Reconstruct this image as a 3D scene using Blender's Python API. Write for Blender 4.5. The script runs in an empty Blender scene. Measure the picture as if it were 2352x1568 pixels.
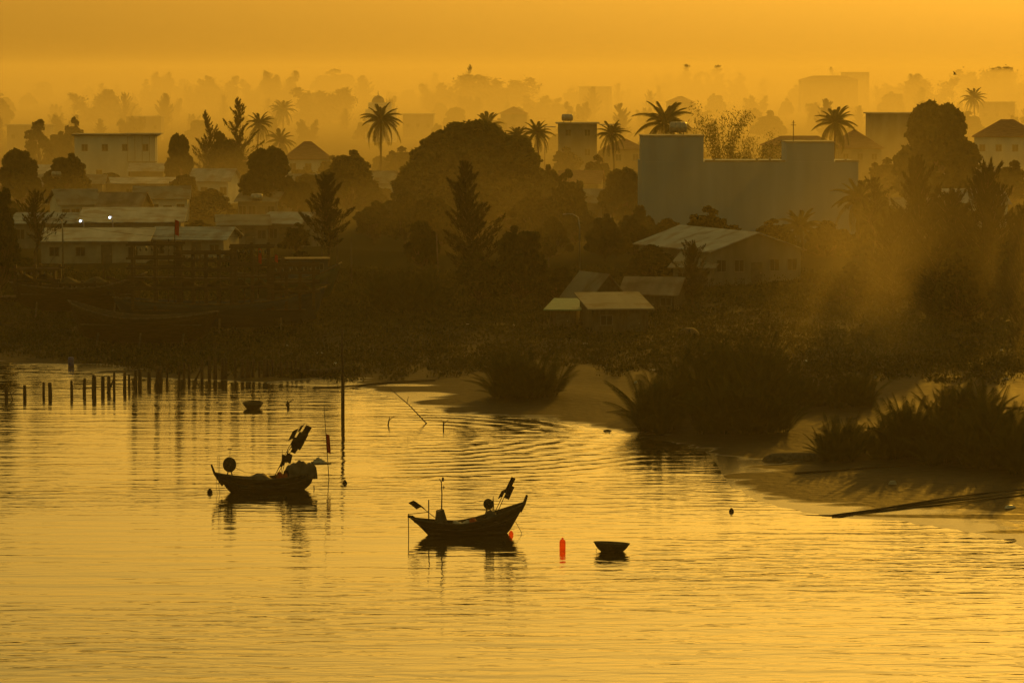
import bpy, math, random
import numpy as np
from mathutils import Vector, Matrix, Quaternion

# ------------------------------------------------------------------ camera, sky, sun, exposure
scene = bpy.context.scene
COL = scene.collection
W2, H2, FOC, HORIZON, CAM_H = 2352.0, 1568.0, 8368.0, 160.0, 22.0
PITCH = math.atan((H2 / 2 - HORIZON) / FOC)

cam_data = bpy.data.cameras.new('camera')
cam_data.sensor_width = 36.0
cam_data.lens = 36.0 * FOC / W2
cam_data.clip_start = 1.0
cam_data.clip_end = 60000.0
cam = bpy.data.objects.new('camera', cam_data)
cam.location = (0, 0, CAM_H)
cam.rotation_euler = (math.pi / 2 - PITCH, 0, 0)
COL.objects.link(cam)
scene.camera = cam

SUN_AZ, SUN_EL = math.radians(13.0), math.radians(9.5)
SUN_DIR = Vector((math.sin(SUN_AZ) * math.cos(SUN_EL), math.cos(SUN_AZ) * math.cos(SUN_EL), math.sin(SUN_EL)))
world = bpy.data.worlds.new('World')
scene.world = world
world.use_nodes = True
wt = world.node_tree
bg = wt.nodes['Background']
sky = wt.nodes.new('ShaderNodeTexSky')
sky.sky_type = 'NISHITA'
sky.sun_disc = False
sky.sun_elevation = SUN_EL
sky.sun_rotation = SUN_AZ
sky.air_density = 1.5
sky.dust_density = 3.8
sky.ozone_density = 1.0
tint = wt.nodes.new('ShaderNodeMix')
tint.data_type = 'RGBA'
tint.blend_type = 'MULTIPLY'
tint.inputs[0].default_value = 1.0
tint.inputs[7].default_value = (1.0, 0.73, 0.20, 1)
gam = wt.nodes.new('ShaderNodeGamma')
gam.inputs[1].default_value = 0.6
wt.links.new(sky.outputs[0], gam.inputs[0])
wt.links.new(gam.outputs[0], tint.inputs[6])
wt.links.new(tint.outputs[2], bg.inputs[0])
bg.inputs[1].default_value = 0.138

sun_data = bpy.data.lights.new('sun', 'SUN')
sun_data.energy = 1.6
sun_data.angle = math.radians(0.6)
sun_data.color = (1.0, 0.46, 0.03)
sun = bpy.data.objects.new('sun', sun_data)
sun.rotation_euler = SUN_DIR.to_track_quat('Z', 'Y').to_euler()
sun.location = (150, 700, 200)
COL.objects.link(sun)

vs = scene.view_settings
vs.view_transform = 'Standard'
vs.look = 'None'
vs.exposure = 0.0
vs.gamma = 1.0
vs.use_curve_mapping = False
scene.render.engine = 'CYCLES'
cy = scene.cycles
cy.max_bounces = 5
cy.diffuse_bounces = 2
cy.glossy_bounces = 3
cy.transmission_bounces = 2
cy.transparent_max_bounces = 6
cy.volume_bounces = 0
cy.caustics_reflective = False
cy.caustics_refractive = False

# ------------------------------------------------------------------ helpers
rng = random.Random(7)


def ray(u, v):
    a, b = (u - W2 / 2) / FOC, -(v - H2 / 2) / FOC
    c, s = math.cos(PITCH), math.sin(PITCH)
    return Vector((a, c + b * s, -s + b * c))


def at_z(u, v, z=0.0):
    d = ray(u, v)
    t = (z - CAM_H) / d.z
    return Vector((d.x * t, d.y * t, z))


def at(u, v):
    """the ground point that the picture shows there"""
    z = 1.0
    for _ in range(12):
        p = at_z(u, v, z)
        z = 0.5 * z + 0.5 * ground_h(p.x, p.y)
    return Vector((p.x, p.y, ground_h(p.x, p.y)))


def at_y(u, v, y):
    d = ray(u, v)
    t = y / d.y
    return Vector((d.x * t, y, CAM_H + d.z * t))


def scale_at(y):
    """picture units (2352 wide) per metre at that distance"""
    return FOC / y

# ------------------------------------------------------------------ materials
MATS = {}


def nmat(name):
    m = bpy.data.materials.new(name)
    m.use_nodes = True
    MATS[name] = m
    nt = m.node_tree
    return m, nt, nt.nodes['Principled BSDF']


def noise_ramp(nt, scale, c1, c2, lo=0.35, hi=0.65, detail=4, coords='Object', stretch=None):
    tc = nt.nodes.new('ShaderNodeTexCoord')
    src = tc.outputs[coords]
    if stretch:
        mp = nt.nodes.new('ShaderNodeMapping')
        mp.inputs['Scale'].default_value = stretch
        nt.links.new(src, mp.inputs[0])
        src = mp.outputs[0]
    n = nt.nodes.new('ShaderNodeTexNoise')
    n.inputs['Scale'].default_value = scale
    n.inputs['Detail'].default_value = detail
    nt.links.new(src, n.inputs['Vector'])
    r = nt.nodes.new('ShaderNodeValToRGB')
    r.color_ramp.elements[0].position = lo
    r.color_ramp.elements[1].position = hi
    r.color_ramp.elements[0].color = (*c1, 1)
    r.color_ramp.elements[1].color = (*c2, 1)
    nt.links.new(n.outputs[0], r.inputs[0])
    return r, n


def plain(name, c1, c2, scale=1.5, rough=0.8, spec=0.3, metallic=0.0, stretch=None, bump=0.0, lo=0.35, hi=0.65):
    m, nt, b = nmat(name)
    r, n = noise_ramp(nt, scale, c1, c2, lo, hi, stretch=stretch)
    nt.links.new(r.outputs[0], b.inputs['Base Color'])
    b.inputs['Roughness'].default_value = rough
    b.inputs['Specular IOR Level'].default_value = spec
    b.inputs['Metallic'].default_value = metallic
    if bump:
        bp = nt.nodes.new('ShaderNodeBump')
        bp.inputs['Strength'].default_value = bump
        bp.inputs['Distance'].default_value = 0.05
        nt.links.new(n.outputs[0], bp.inputs['Height'])
        nt.links.new(bp.outputs[0], b.inputs['Normal'])
    return m


def leaf(name, c1, c2, trans=0.25):
    m, nt, b = nmat(name)
    nt.nodes.remove(b)
    out = nt.nodes['Material Output']
    r, n = noise_ramp(nt, 0.9, c1, c2, detail=2)
    d = nt.nodes.new('ShaderNodeBsdfDiffuse')
    t = nt.nodes.new('ShaderNodeBsdfTranslucent')
    mx = nt.nodes.new('ShaderNodeMixShader')
    mx.inputs[0].default_value = trans
    for s in (d, t):
        nt.links.new(r.outputs[0], s.inputs[0])
    nt.links.new(d.outputs[0], mx.inputs[1])
    nt.links.new(t.outputs[0], mx.inputs[2])
    nt.links.new(mx.outputs[0], out.inputs[0])
    return m


leaf('leaf_dark', (0.022, 0.032, 0.012), (0.05, 0.062, 0.022))
leaf('leaf_needle', (0.014, 0.018, 0.008), (0.032, 0.036, 0.015), 0.12)
leaf('leaf_light', (0.04, 0.05, 0.018), (0.085, 0.095, 0.034), 0.25)
leaf('leaf_palm', (0.035, 0.045, 0.014), (0.075, 0.085, 0.028), 0.3)
leaf('leaf_nipa', (0.025, 0.034, 0.012), (0.055, 0.066, 0.022), 0.2)
leaf('leaf_bamboo', (0.045, 0.055, 0.015), (0.09, 0.1, 0.03), 0.35)
leaf('scrub_leaf', (0.03, 0.035, 0.012), (0.07, 0.07, 0.026), 0.15)
plain('bark', (0.06, 0.045, 0.03), (0.13, 0.1, 0.07), 6, 0.9, 0.15, stretch=(1, 1, 0.25), bump=0.4)
plain('wall_blue', (0.19, 0.28, 0.42), (0.28, 0.39, 0.55), 0.6, 0.85, 0.2, stretch=(1, 1, 0.12), lo=0.25, hi=0.75)
plain('wall_white', (0.40, 0.44, 0.48), (0.58, 0.62, 0.64), 0.4, 0.85, 0.2, stretch=(1, 1, 0.4))
plain('wall_grey', (0.12, 0.12, 0.115), (0.22, 0.215, 0.2), 0.5, 0.9, 0.2, stretch=(1, 1, 0.4))
plain('wall_ochre', (0.28, 0.2, 0.1), (0.4, 0.3, 0.16), 0.5, 0.9, 0.2, stretch=(1, 1, 0.4))
plain('concrete', (0.2, 0.19, 0.17), (0.34, 0.32, 0.29), 0.8, 0.85, 0.2)
plain('tile_roof', (0.16, 0.07, 0.04), (0.24, 0.12, 0.07), 1.2, 0.8, 0.25, stretch=(1, 3, 1))
plain('dark_glass', (0.02, 0.022, 0.025), (0.035, 0.036, 0.04), 1, 0.12, 0.5)
plain('shutter', (0.06, 0.06, 0.06), (0.12, 0.11, 0.1), 2, 0.6, 0.3)
plain('steel', (0.25, 0.25, 0.26), (0.38, 0.38, 0.38), 3, 0.35, 0.5, metallic=0.8)
plain('rust_steel', (0.12, 0.07, 0.045), (0.25, 0.2, 0.16), 3, 0.6, 0.3, metallic=0.3)
plain('wood_dark', (0.035, 0.024, 0.016), (0.075, 0.05, 0.032), 4, 0.7, 0.3, stretch=(0.3, 3, 3), bump=0.3)
plain('wood_grey', (0.07, 0.058, 0.045), (0.14, 0.115, 0.09), 5, 0.85, 0.2, stretch=(1, 1, 0.2), bump=0.3)
plain('hull_blue', (0.03, 0.05, 0.08), (0.06, 0.08, 0.1), 1.2, 0.6, 0.3, stretch=(0.3, 2, 1))
plain('hull_green', (0.04, 0.08, 0.06), (0.08, 0.11, 0.08), 1.2, 0.6, 0.3, stretch=(0.3, 2, 1))
plain('tarp_dark', (0.05, 0.042, 0.032), (0.11, 0.09, 0.07), 3, 0.6, 0.3, bump=0.5)
plain('tarp_pale', (0.3, 0.28, 0.24), (0.45, 0.43, 0.38), 2, 0.7, 0.3, bump=0.3)
plain('net', (0.03, 0.035, 0.025), (0.07, 0.06, 0.04), 14, 0.9, 0.1, bump=0.6)
plain('net_orange', (0.45, 0.1, 0.02), (0.3, 0.06, 0.02), 8, 0.8, 0.2, bump=0.5)
plain('cloth_black', (0.012, 0.011, 0.01), (0.03, 0.026, 0.022), 5, 0.85, 0.15)
plain('cloth_red', (0.35, 0.02, 0.012), (0.5, 0.035, 0.02), 5, 0.8, 0.2)
plain('rope', (0.08, 0.065, 0.045), (0.16, 0.13, 0.09), 20, 0.9, 0.1)
plain('wicker', (0.06, 0.042, 0.024), (0.12, 0.085, 0.05), 12, 0.7, 0.25, bump=0.6)
plain('plastic_blue', (0.012, 0.03, 0.22), (0.02, 0.05, 0.32), 3, 0.4, 0.5)
plain('plastic_white', (0.6, 0.6, 0.57), (0.75, 0.75, 0.72), 3, 0.5, 0.5)
plain('green_sheet', (0.08, 0.2, 0.12), (0.12, 0.27, 0.17), 2, 0.5, 0.4)
plain('car_white', (0.68, 0.68, 0.66), (0.76, 0.76, 0.74), 1, 0.25, 0.5)
plain('rubber', (0.012, 0.012, 0.012), (0.022, 0.022, 0.022), 5, 0.8, 0.2)
plain('asphalt', (0.04, 0.038, 0.034), (0.07, 0.066, 0.058), 0.4, 0.85, 0.25)


def corrugated(name, c1, c2, rough, spec=0.5, metallic=0.35):
    m, nt, b = nmat(name)
    r, n = noise_ramp(nt, 0.8, c1, c2, 0.3, 0.7, detail=6, stretch=(1.0, 0.25, 0.25))
    r2, n2 = noise_ramp(nt, 0.45, (0.55, 0.4, 0.3), (1, 1, 1), 0.36, 0.5, detail=5)
    mm = nt.nodes.new('ShaderNodeMix')
    mm.data_type = 'RGBA'
    mm.blend_type = 'MULTIPLY'
    mm.inputs[0].default_value = 0.8
    nt.links.new(r.outputs[0], mm.inputs[6])
    nt.links.new(r2.outputs[0], mm.inputs[7])
    nt.links.new(mm.outputs[2], b.inputs['Base Color'])
    b.inputs['Roughness'].default_value = rough
    b.inputs['Specular IOR Level'].default_value = spec
    b.inputs['Metallic'].default_value = metallic
    return m


corrugated('roof_metal', (0.25, 0.27, 0.31), (0.42, 0.45, 0.5), 0.65, 0.15, 0.0)
corrugated('roof_rusty', (0.14, 0.1, 0.075), (0.3, 0.25, 0.2), 0.6, 0.3)
corrugated('roof_fibre', (0.18, 0.17, 0.15), (0.28, 0.26, 0.23), 0.7, 0.3, 0.0)

# red plastic float, thin-walled: the bright water shows through it
m, nt, b = nmat('float_red')
b.inputs['Base Color'].default_value = (0.9, 0.06, 0.01, 1)
b.inputs['Roughness'].default_value = 0.35
tr = nt.nodes.new('ShaderNodeBsdfTransparent')
tr.inputs[0].default_value = (1.0, 0.36, 0.10, 1)
tl = nt.nodes.new('ShaderNodeBsdfTranslucent')
tl.inputs[0].default_value = (1.0, 0.12, 0.02, 1)
m1 = nt.nodes.new('ShaderNodeMixShader')
m1.inputs[0].default_value = 0.5
nt.links.new(b.outputs[0], m1.inputs[1])
nt.links.new(tl.outputs[0], m1.inputs[2])
mx = nt.nodes.new('ShaderNodeMixShader')
mx.inputs[0].default_value = 0.72
nt.links.new(m1.outputs[0], mx.inputs[1])
nt.links.new(tr.outputs[0], mx.inputs[2])
nt.links.new(mx.outputs[0], nt.nodes['Material Output'].inputs[0])

m, nt, b = nmat('lamp_glow')
b.inputs['Base Color'].default_value = (0.9, 0.9, 0.9, 1)
b.inputs['Emission Color'].default_value = (0.8, 0.92, 1.0, 1)
b.inputs['Emission Strength'].default_value = 12.0

# river water
m, nt, b = nmat('river_water')
tc = nt.nodes.new('ShaderNodeTexCoord')
b.inputs['Base Color'].default_value = (0.045, 0.035, 0.016, 1)
b.inputs['Roughness'].default_value = 0.03
b.inputs['IOR'].default_value = 1.45
b.inputs['Coat Weight'].default_value = 0.9
b.inputs['Coat Roughness'].default_value = 0.03
b.inputs['Coat IOR'].default_value = 1.4


def wnoise(scale, stretch, detail, dist=0.0, rot=0.0):
    mp = nt.nodes.new('ShaderNodeMapping')
    mp.inputs['Scale'].default_value = stretch
    mp.inputs['Rotation'].default_value = (0, 0, rot)
    nt.links.new(tc.outputs['Object'], mp.inputs[0])
    n = nt.nodes.new('ShaderNodeTexNoise')
    n.inputs['Scale'].default_value = scale
    n.inputs['Detail'].default_value = detail
    n.inputs['Roughness'].default_value = 0.5
    n.inputs['Distortion'].default_value = dist
    nt.links.new(mp.outputs[0], n.inputs['Vector'])
    return n.outputs[0]


def mth(op, a, bb):
    k = nt.nodes.new('ShaderNodeMath')
    k.operation = op
    for i, q in enumerate((a, bb)):
        if isinstance(q, (int, float)):
            k.inputs[i].default_value = q
        else:
            nt.links.new(q, k.inputs[i])
    return k.outputs[0]


w1 = wnoise(0.5, (0.13, 1.0, 1), 3, 0.4, 0.05)       # slow swell
w2 = wnoise(1.1, (0.32, 1.0, 1), 3, 0.5, -0.05)       # ripples
w3 = wnoise(4.0, (0.45, 1.0, 1), 2, 0.3, 0.1)         # fine ripples
patch = wnoise(0.05, (0.5, 1.0, 1), 2, 0.4, 0.0)      # calm and ruffled patches
hgt = mth('ADD', mth('MULTIPLY', w1, 0.055), mth('MULTIPLY', w2, mth('MULTIPLY', mth('POWER', patch, 2.2), 0.2)))
hgt = mth('ADD', hgt, mth('MULTIPLY', w3, 0.0035))
# a fading boat wake that rounds the shallows
wk = at_z(960, 930)
vd = nt.nodes.new('ShaderNodeVectorMath')
vd.operation = 'DISTANCE'
vd.inputs[1].default_value = (-9.5, 219.0, 0)
wob = wnoise(0.25, (1, 1, 1), 2, 0.0)
nt.links.new(tc.outputs['Object'], vd.inputs[0])
dist = mth('ADD', vd.outputs['Value'], mth('MULTIPLY', wob, 2.6))
sw = mth('SINE', mth('MULTIPLY', dist, 2 * math.pi / 1.75), 0)
def band(x, a, b_, c_, d_):
    o = None
    for lo, hi, t0, t1 in ((a, b_, 0.0, 1.0), (c_, d_, 1.0, 0.0)):
        mr = nt.nodes.new('ShaderNodeMapRange')
        mr.interpolation_type = 'SMOOTHSTEP'
        for key, val in (('From Min', lo), ('From Max', hi), ('To Min', t0), ('To Max', t1)):
            mr.inputs[key].default_value = val
        nt.links.new(x, mr.inputs[0])
        o = mr.outputs[0] if o is None else mth('MULTIPLY', o, mr.outputs[0])
    return o
sx = nt.nodes.new('ShaderNodeSeparateXYZ')
nt.links.new(tc.outputs['Object'], sx.inputs[0])
mask = mth('MULTIPLY', band(vd.outputs['Value'], 5, 11, 20, 32), band(sx.outputs[0], -9, -4, 5, 10))
hgt = mth('ADD', hgt, mth('MULTIPLY', mth('MULTIPLY', sw, mask), 0.016))
bp = nt.nodes.new('ShaderNodeBump')
bp.inputs['Strength'].default_value = 1.0
bp.inputs['Distance'].default_value = 1.0
nt.links.new(hgt, bp.inputs['Height'])
nt.links.new(bp.outputs[0], b.inputs['Normal'])
nt.links.new(bp.outputs[0], b.inputs['Coat Normal'])

# mud, wet near the water's level and in hollows
m, nt, b = nmat('mud')
tcm = nt.nodes.new('ShaderNodeTexCoord')
sep = nt.nodes.new('ShaderNodeSeparateXYZ')
nt.links.new(tcm.outputs['Object'], sep.inputs[0])
tc = tcm
ns = wnoise(0.2, (0.3, 1, 1), 5, 0.8)
nf = wnoise(1.6, (1, 1, 1), 5)
wet = nt.nodes.new('ShaderNodeMapRange')
wet.inputs['From Min'].default_value = 0.045
wet.inputs['From Max'].default_value = 0.07
wet.inputs['To Min'].default_value = 1.0
wet.inputs['To Max'].default_value = 0.0
nt.links.new(mth('ADD', sep.outputs[2], mth('MULTIPLY', mth('SUBTRACT', ns, 0.5), 0.42)), wet.inputs[0])
cr = nt.nodes.new('ShaderNodeMix')
cr.data_type = 'RGBA'
cr.inputs[6].default_value = (0.045, 0.036, 0.022, 1)
cr.inputs[7].default_value = (0.06, 0.05, 0.034, 1)
nt.links.new(wet.outputs[0], cr.inputs[0])
mud2 = nt.nodes.new('ShaderNodeMix')
mud2.data_type = 'RGBA'
mud2.blend_type = 'MULTIPLY'
mud2.inputs[0].default_value = 0.7
rr = nt.nodes.new('ShaderNodeValToRGB')
rr.color_ramp.elements[0].position = 0.3
rr.color_ramp.elements[0].color = (0.35, 0.33, 0.28, 1)
rr.color_ramp.elements[1].position = 0.7
nt.links.new(nf, rr.inputs[0])
nt.links.new(cr.outputs[2], mud2.inputs[6])
nt.links.new(rr.outputs[0], mud2.inputs[7])
soil = nt.nodes.new('ShaderNodeMix')
soil.data_type = 'RGBA'
soil.inputs[7].default_value = (0.04, 0.04, 0.02, 1)
inl = nt.nodes.new('ShaderNodeMapRange')
inl.inputs['From Min'].default_value = 0.7
inl.inputs['From Max'].default_value = 1.6
nt.links.new(sep.outputs[2], inl.inputs[0])
nt.links.new(mth('MULTIPLY', inl.outputs[0], 0.9), soil.inputs[0])
nt.links.new(mud2.outputs[2], soil.inputs[6])
nt.links.new(soil.outputs[2], b.inputs['Base Color'])
INLAND = inl.outputs[0]
rg = nt.nodes.new('ShaderNodeMapRange')
rg.inputs['To Min'].default_value = 0.62
rg.inputs['To Max'].default_value = 0.16
nt.links.new(wet.outputs[0], rg.inputs[0])
nt.links.new(rg.outputs[0], b.inputs['Roughness'])
sp = nt.nodes.new('ShaderNodeMapRange')
sp.inputs['To Min'].default_value = 0.03
sp.inputs['To Max'].default_value = 0.4
nt.links.new(wet.outputs[0], sp.inputs[0])
SPEC_SRC = sp.outputs[0]
bp = nt.nodes.new('ShaderNodeBump')
bp.inputs['Distance'].default_value = 0.12
nt.links.new(mth('MULTIPLY', SPEC_SRC, mth('SUBTRACT', 1.0, INLAND)), b.inputs['Specular IOR Level'])
bs = nt.nodes.new('ShaderNodeMapRange')
bs.inputs['To Min'].default_value = 0.7
bs.inputs['To Max'].default_value = 0.08
nt.links.new(wet.outputs[0], bs.inputs[0])
nt.links.new(bs.outputs[0], bp.inputs['Strength'])
nt.links.new(nf, bp.inputs['Height'])
nt.links.new(bp.outputs[0], b.inputs['Normal'])

# ------------------------------------------------------------------ ground and water
SHORE_PX = [(-900, 800), (-300, 812), (0, 830), (90, 838), (160, 846), (260, 862), (330, 868), (430, 872), (560, 878), (680, 884),
            (760, 888), (850, 893), (890, 906), (960, 934), (1050, 950), (1150, 953), (1260, 964), (1380, 984), (1470, 1000),
            (1490, 1008), (1560, 1016), (1620, 1036), (1655, 1062), (1668, 1085), (1690, 1112), (1715, 1136), (1790, 1162), (1900, 1184),
            (2060, 1194), (2200, 1214), (2352, 1250), (2700, 1350), (3300, 1560), (4200, 1900)]
SHORE = np.array([tuple(at_z(u, v, 0.0))[:2] for u, v in SHORE_PX])


def shore_sd(X, Y):
    """signed distance to the shoreline, positive on land"""
    X = np.atleast_1d(np.asarray(X, float)); Y = np.atleast_1d(np.asarray(Y, float))
    best = np.full(X.shape, 1e18)
    for (ax, ay), (bx, by) in zip(SHORE[:-1], SHORE[1:]):
        dx, dy = bx - ax, by - ay
        t = np.clip(((X - ax) * dx + (Y - ay) * dy) / (dx * dx + dy * dy), 0, 1)
        best = np.minimum(best, (X - ax - t * dx) ** 2 + (Y - ay - t * dy) ** 2)
    # the shore runs as a function of x: compare y with it
    o = np.argsort(SHORE[:, 0])
    ys = np.interp(X, SHORE[o, 0], SHORE[o, 1])
    return np.where(Y > ys, 1, -1) * np.sqrt(best)


def soft(x, a, b):
    t = np.clip((x - a) / (b - a), 0, 1)
    return t * t * (3 - 2 * t)


def ground_arr(X, Y):
    sd = shore_sd(X, Y)
    flat = np.where(sd > 0, 0.02 * np.minimum(sd, 40) + 0.035, 0.05 * sd)
    flat = np.maximum(flat, -1.5)
    wob = 0.10 * np.sin(X * 0.21 + 1.3) * np.sin(Y * 0.13 + 0.4) + 0.06 * np.sin(X * 0.5 + Y * 0.31)
    flat = flat + wob * soft(sd, 1.0, 14.0)
    # the bank is steep on the left, the flats are wide on the right
    left = 1 - soft(X, -12, 14)
    start = 15 * left + 55 * (1 - left)
    end = 46 * left + 110 * (1 - left)
    bank = soft(sd, start, end)
    z = flat + bank * (1.45 - 0.0) + 0.25 * bank * np.sin(X * 0.17 + Y * 0.05) * np.sin(Y * 0.11)
    return z


def ground_h(x, y):
    return float(ground_arr(x, y)[0])


def mesh_obj(name, verts, faces, mat=None, parent=None, smooth=False):
    me = bpy.data.meshes.new(name)
    me.from_pydata(verts, [], faces)
    if smooth:
        me.polygons.foreach_set('use_smooth', [True] * len(me.polygons))
    if mat:
        me.materials.append(MATS[mat])
    o = bpy.data.objects.new(name, me)
    if parent is not None:
        o.parent = parent
    COL.objects.link(o)
    return o


def grid_mesh(xs, ys, zf):
    X, Y = np.meshgrid(xs, ys)
    Z = zf(X.ravel(), Y.ravel())
    v = np.stack([X.ravel(), Y.ravel(), Z], 1)
    nx, ny = len(xs), len(ys)
    i = (np.arange(ny - 1)[:, None] * nx + np.arange(nx - 1)[None, :]).ravel()
    f = np.stack([i, i + 1, i + nx + 1, i + nx], 1)
    return v.tolist(), f.tolist()


def spread(a, b, step, out, grow=1.18):
    v = list(np.arange(a, b, step))
    hi, st = [], step
    x = v[-1]
    while x < out[1]:
        st *= grow; x += st; hi.append(x)
    lo, st = [], step
    x = v[0]
    while x > out[0]:
        st *= grow; x -= st; lo.append(x)
    return np.array(lo[::-1] + v + hi)


gv, gf = grid_mesh(spread(-75, 75, 1.0, (-8000, 8000)), spread(140, 460, 1.2, (100, 30000)), ground_arr)
ground = mesh_obj('ground', gv, gf, 'mud', smooth=True)
ground['kind'] = 'structure'
ground['label'] = 'dark muddy river bank and low village land'
water = mesh_obj('river', [(-400, -60, 0), (400, -60, 0), (400, 420, 0), (-400, 420, 0)], [(0, 1, 2, 3)], 'river_water')
water['kind'] = 'structure'
water['label'] = 'calm rippled river reflecting the amber sky'

# air: one even haze around everything
hz_v = [(x, y, z) for z in (-4.0, 48.0) for (x, y) in ((-9000, -80), (9000, -80), (9000, 31000), (-9000, 31000))]
haze = mesh_obj('haze', hz_v, [(3, 2, 1, 0), (4, 5, 6, 7), (0, 1, 5, 4), (1, 2, 6, 5), (2, 3, 7, 6), (3, 0, 4, 7)])
hm = bpy.data.materials.new('haze_air')
hm.use_nodes = True
hn = hm.node_tree
hn.nodes.remove(hn.nodes['Principled BSDF'])
pv = hn.nodes.new('ShaderNodeVolumePrincipled')
pv.inputs['Color'].default_value = (0.95, 0.85, 0.55, 1)
pv.inputs['Density'].default_value = 0.00017
pv.inputs['Anisotropy'].default_value = 0.52
hn.links.new(pv.outputs[0], hn.nodes['Material Output'].inputs['Volume'])
haze.data.materials.append(hm)
haze['kind'] = 'stuff'
haze['label'] = 'thin amber evening haze over the whole place'



def air(name, o, density, aniso, label):
    am = bpy.data.materials.new(name + '_air')
    am.use_nodes = True
    an = am.node_tree
    an.nodes.remove(an.nodes['Principled BSDF'])
    p_ = an.nodes.new('ShaderNodeVolumePrincipled')
    p_.inputs['Color'].default_value = (0.95, 0.85, 0.55, 1)
    p_.inputs['Density'].default_value = density
    p_.inputs['Anisotropy'].default_value = aniso
    an.links.new(p_.outputs[0], an.nodes['Material Output'].inputs['Volume'])
    o.data.materials.append(am)
    o['kind'] = 'stuff'
    o['label'] = label


# low mist over the far fields, thin at its near edge
prof = [(330, 0.0), (420, 4.5), (520, 8.5), (700, 13.5), (950, 17.0), (1400, 21.0), (2400, 24.0), (4500, 25.0), (28000, 25.0), (28000, -2.0), (330, -2.0)]
n_ = len(prof)
mist = mesh_obj('mist', [(-8500, y, z) for y, z in prof] + [(8500, y, z) for y, z in prof],
                [tuple(range(n_)), tuple(range(n_, 2 * n_))[::-1]] + [(i + n_, (i + 1) % n_ + n_, (i + 1) % n_, i) for i in range(n_)])
air('mist', mist, 0.0019, 0.52, 'low mist lying between the far village trees')


def smoke(u, v, y, rx, rz_, T, density, label):
    """a bank of smoke that thins to nothing at its rim"""
    c_ = at_y(u, v, y)
    vv, ff = [], []
    nr_, na = 7, 28
    for sgn in (-1, 1):
        for i in range(nr_ + 1):
            q = i / nr_
            for j in range(na):
                a = 2 * math.pi * j / na
                w = 1 + 0.18 * math.sin(3 * a + u) + 0.1 * math.sin(7 * a)
                vv.append((c_.x + rx * q * w * math.cos(a), y + sgn * T * (1 - q) ** 2, c_.z + rz_ * q * w * math.sin(a)))
    N = (nr_ + 1) * na
    for i in range(nr_):
        for j in range(na):
            a, b_ = i * na + j, i * na + (j + 1) % na
            ff.append((a, a + na, b_ + na, b_))
            ff.append((N + a, N + b_, N + b_ + na, N + a + na))
    for j in range(na):
        a, b_ = nr_ * na + j, nr_ * na + (j + 1) % na
        ff.append((a, N + a, N + b_, b_))
    o = mesh_obj('smoke', vv, ff)
    air('smoke', o, density, 0.6, label)
    return o


smoke(1985, 590, 268, 11.0, 17, 20, 0.0052, 'faint smoke lit by sunbeams around the right-hand casuarinas')
smoke(2350, 660, 262, 5.5, 14, 16, 0.0040, 'faint smoke lit by a sunbeam at the right edge')
smoke(1300, 500, 395, 55, 14, 45, 0.0012, 'thin golden smoke drifting before the blue-grey block')

# ------------------------------------------------------------------ shape helpers
class MB:
    """collects tubes, boxes and sheets into one mesh"""

    def __init__(self):
        self.v, self.f = [], []

    def add(self, v, f):
        n = len(self.v)
        self.v += [tuple(p) for p in v]
        self.f += [tuple(i + n for i in q) for q in f]
        return self

    def box(self, x0, x1, y0, y1, z0, z1, M=None):
        v = [Vector((x, y, z)) for z in (z0, z1) for (x, y) in ((x0, y0), (x1, y0), (x1, y1), (x0, y1))]
        if M is not None:
            v = [M @ p for p in v]
        return self.add(v, [(3, 2, 1, 0), (4, 5, 6, 7), (0, 1, 5, 4), (1, 2, 6, 5), (2, 3, 7, 6), (3, 0, 4, 7)])

    def tube(self, pts, radii, n=6, cap=True):
        pts = [Vector(p) for p in pts]
        if isinstance(radii, (int, float)):
            radii = [radii] * len(pts)
        v, f = [], []
        prev = None
        for i, p in enumerate(pts):
            d = (pts[min(i + 1, len(pts) - 1)] - pts[max(i - 1, 0)]).normalized()
            a = d.orthogonal().normalized() if prev is None else (prev - d * prev.dot(d)).normalized()
            prev = a
            b = d.cross(a)
            for k in range(n):
                w = 2 * math.pi * k / n
                v.append(p + (a * math.cos(w) + b * math.sin(w)) * radii[i])
        for i in range(len(pts) - 1):
            for k in range(n):
                f.append((i * n + k, i * n + (k + 1) % n, (i + 1) * n + (k + 1) % n, (i + 1) * n + k))
        if cap:
            f.append(tuple(range(n))[::-1])
            f.append(tuple((len(pts) - 1) * n + k for k in range(n)))
        return self.add(v, f)

    def lathe(self, prof, n=16, M=None):
        v, f = [], []
        for r, z in prof:
            for k in range(n):
                w = 2 * math.pi * k / n
                p = Vector((r * math.cos(w), r * math.sin(w), z))
                v.append(M @ p if M is not None else p)
        for i in range(len(prof) - 1):
            for k in range(n):
                f.append((i * n + k, i * n + (k + 1) % n, (i + 1) * n + (k + 1) % n, (i + 1) * n + k))
        f.append(tuple(range(n))[::-1])
        f.append(tuple((len(prof) - 1) * n + k for k in range(n)))
        return self.add(v, f)

    def prism(self, poly, y0, y1):
        """a profile in x and z drawn out along y"""
        n = len(poly)
        v = [(x, y0, z) for x, z in poly] + [(x, y1, z) for x, z in poly]
        f = [tuple(range(n)), tuple(range(2 * n - 1, n - 1, -1))] + [(i + n, (i + 1) % n + n, (i + 1) % n, i) for i in range(n)]
        return self.add(v, f)

    def build(self, name, mat, parent=None, smooth=False):
        return mesh_obj(name, self.v, self.f, mat, parent, smooth)

    def data(self, name, mat, smooth=False):
        me = bpy.data.meshes.new(name)
        me.from_pydata(self.v, [], self.f)
        if smooth:
            me.polygons.foreach_set('use_smooth', [True] * len(me.polygons))
        me.materials.append(MATS[mat])
        return me


def tag(o, label, cat, group=None):
    o['label'] = label
    o['category'] = cat
    if group:
        o['group'] = group
    return o


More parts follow.
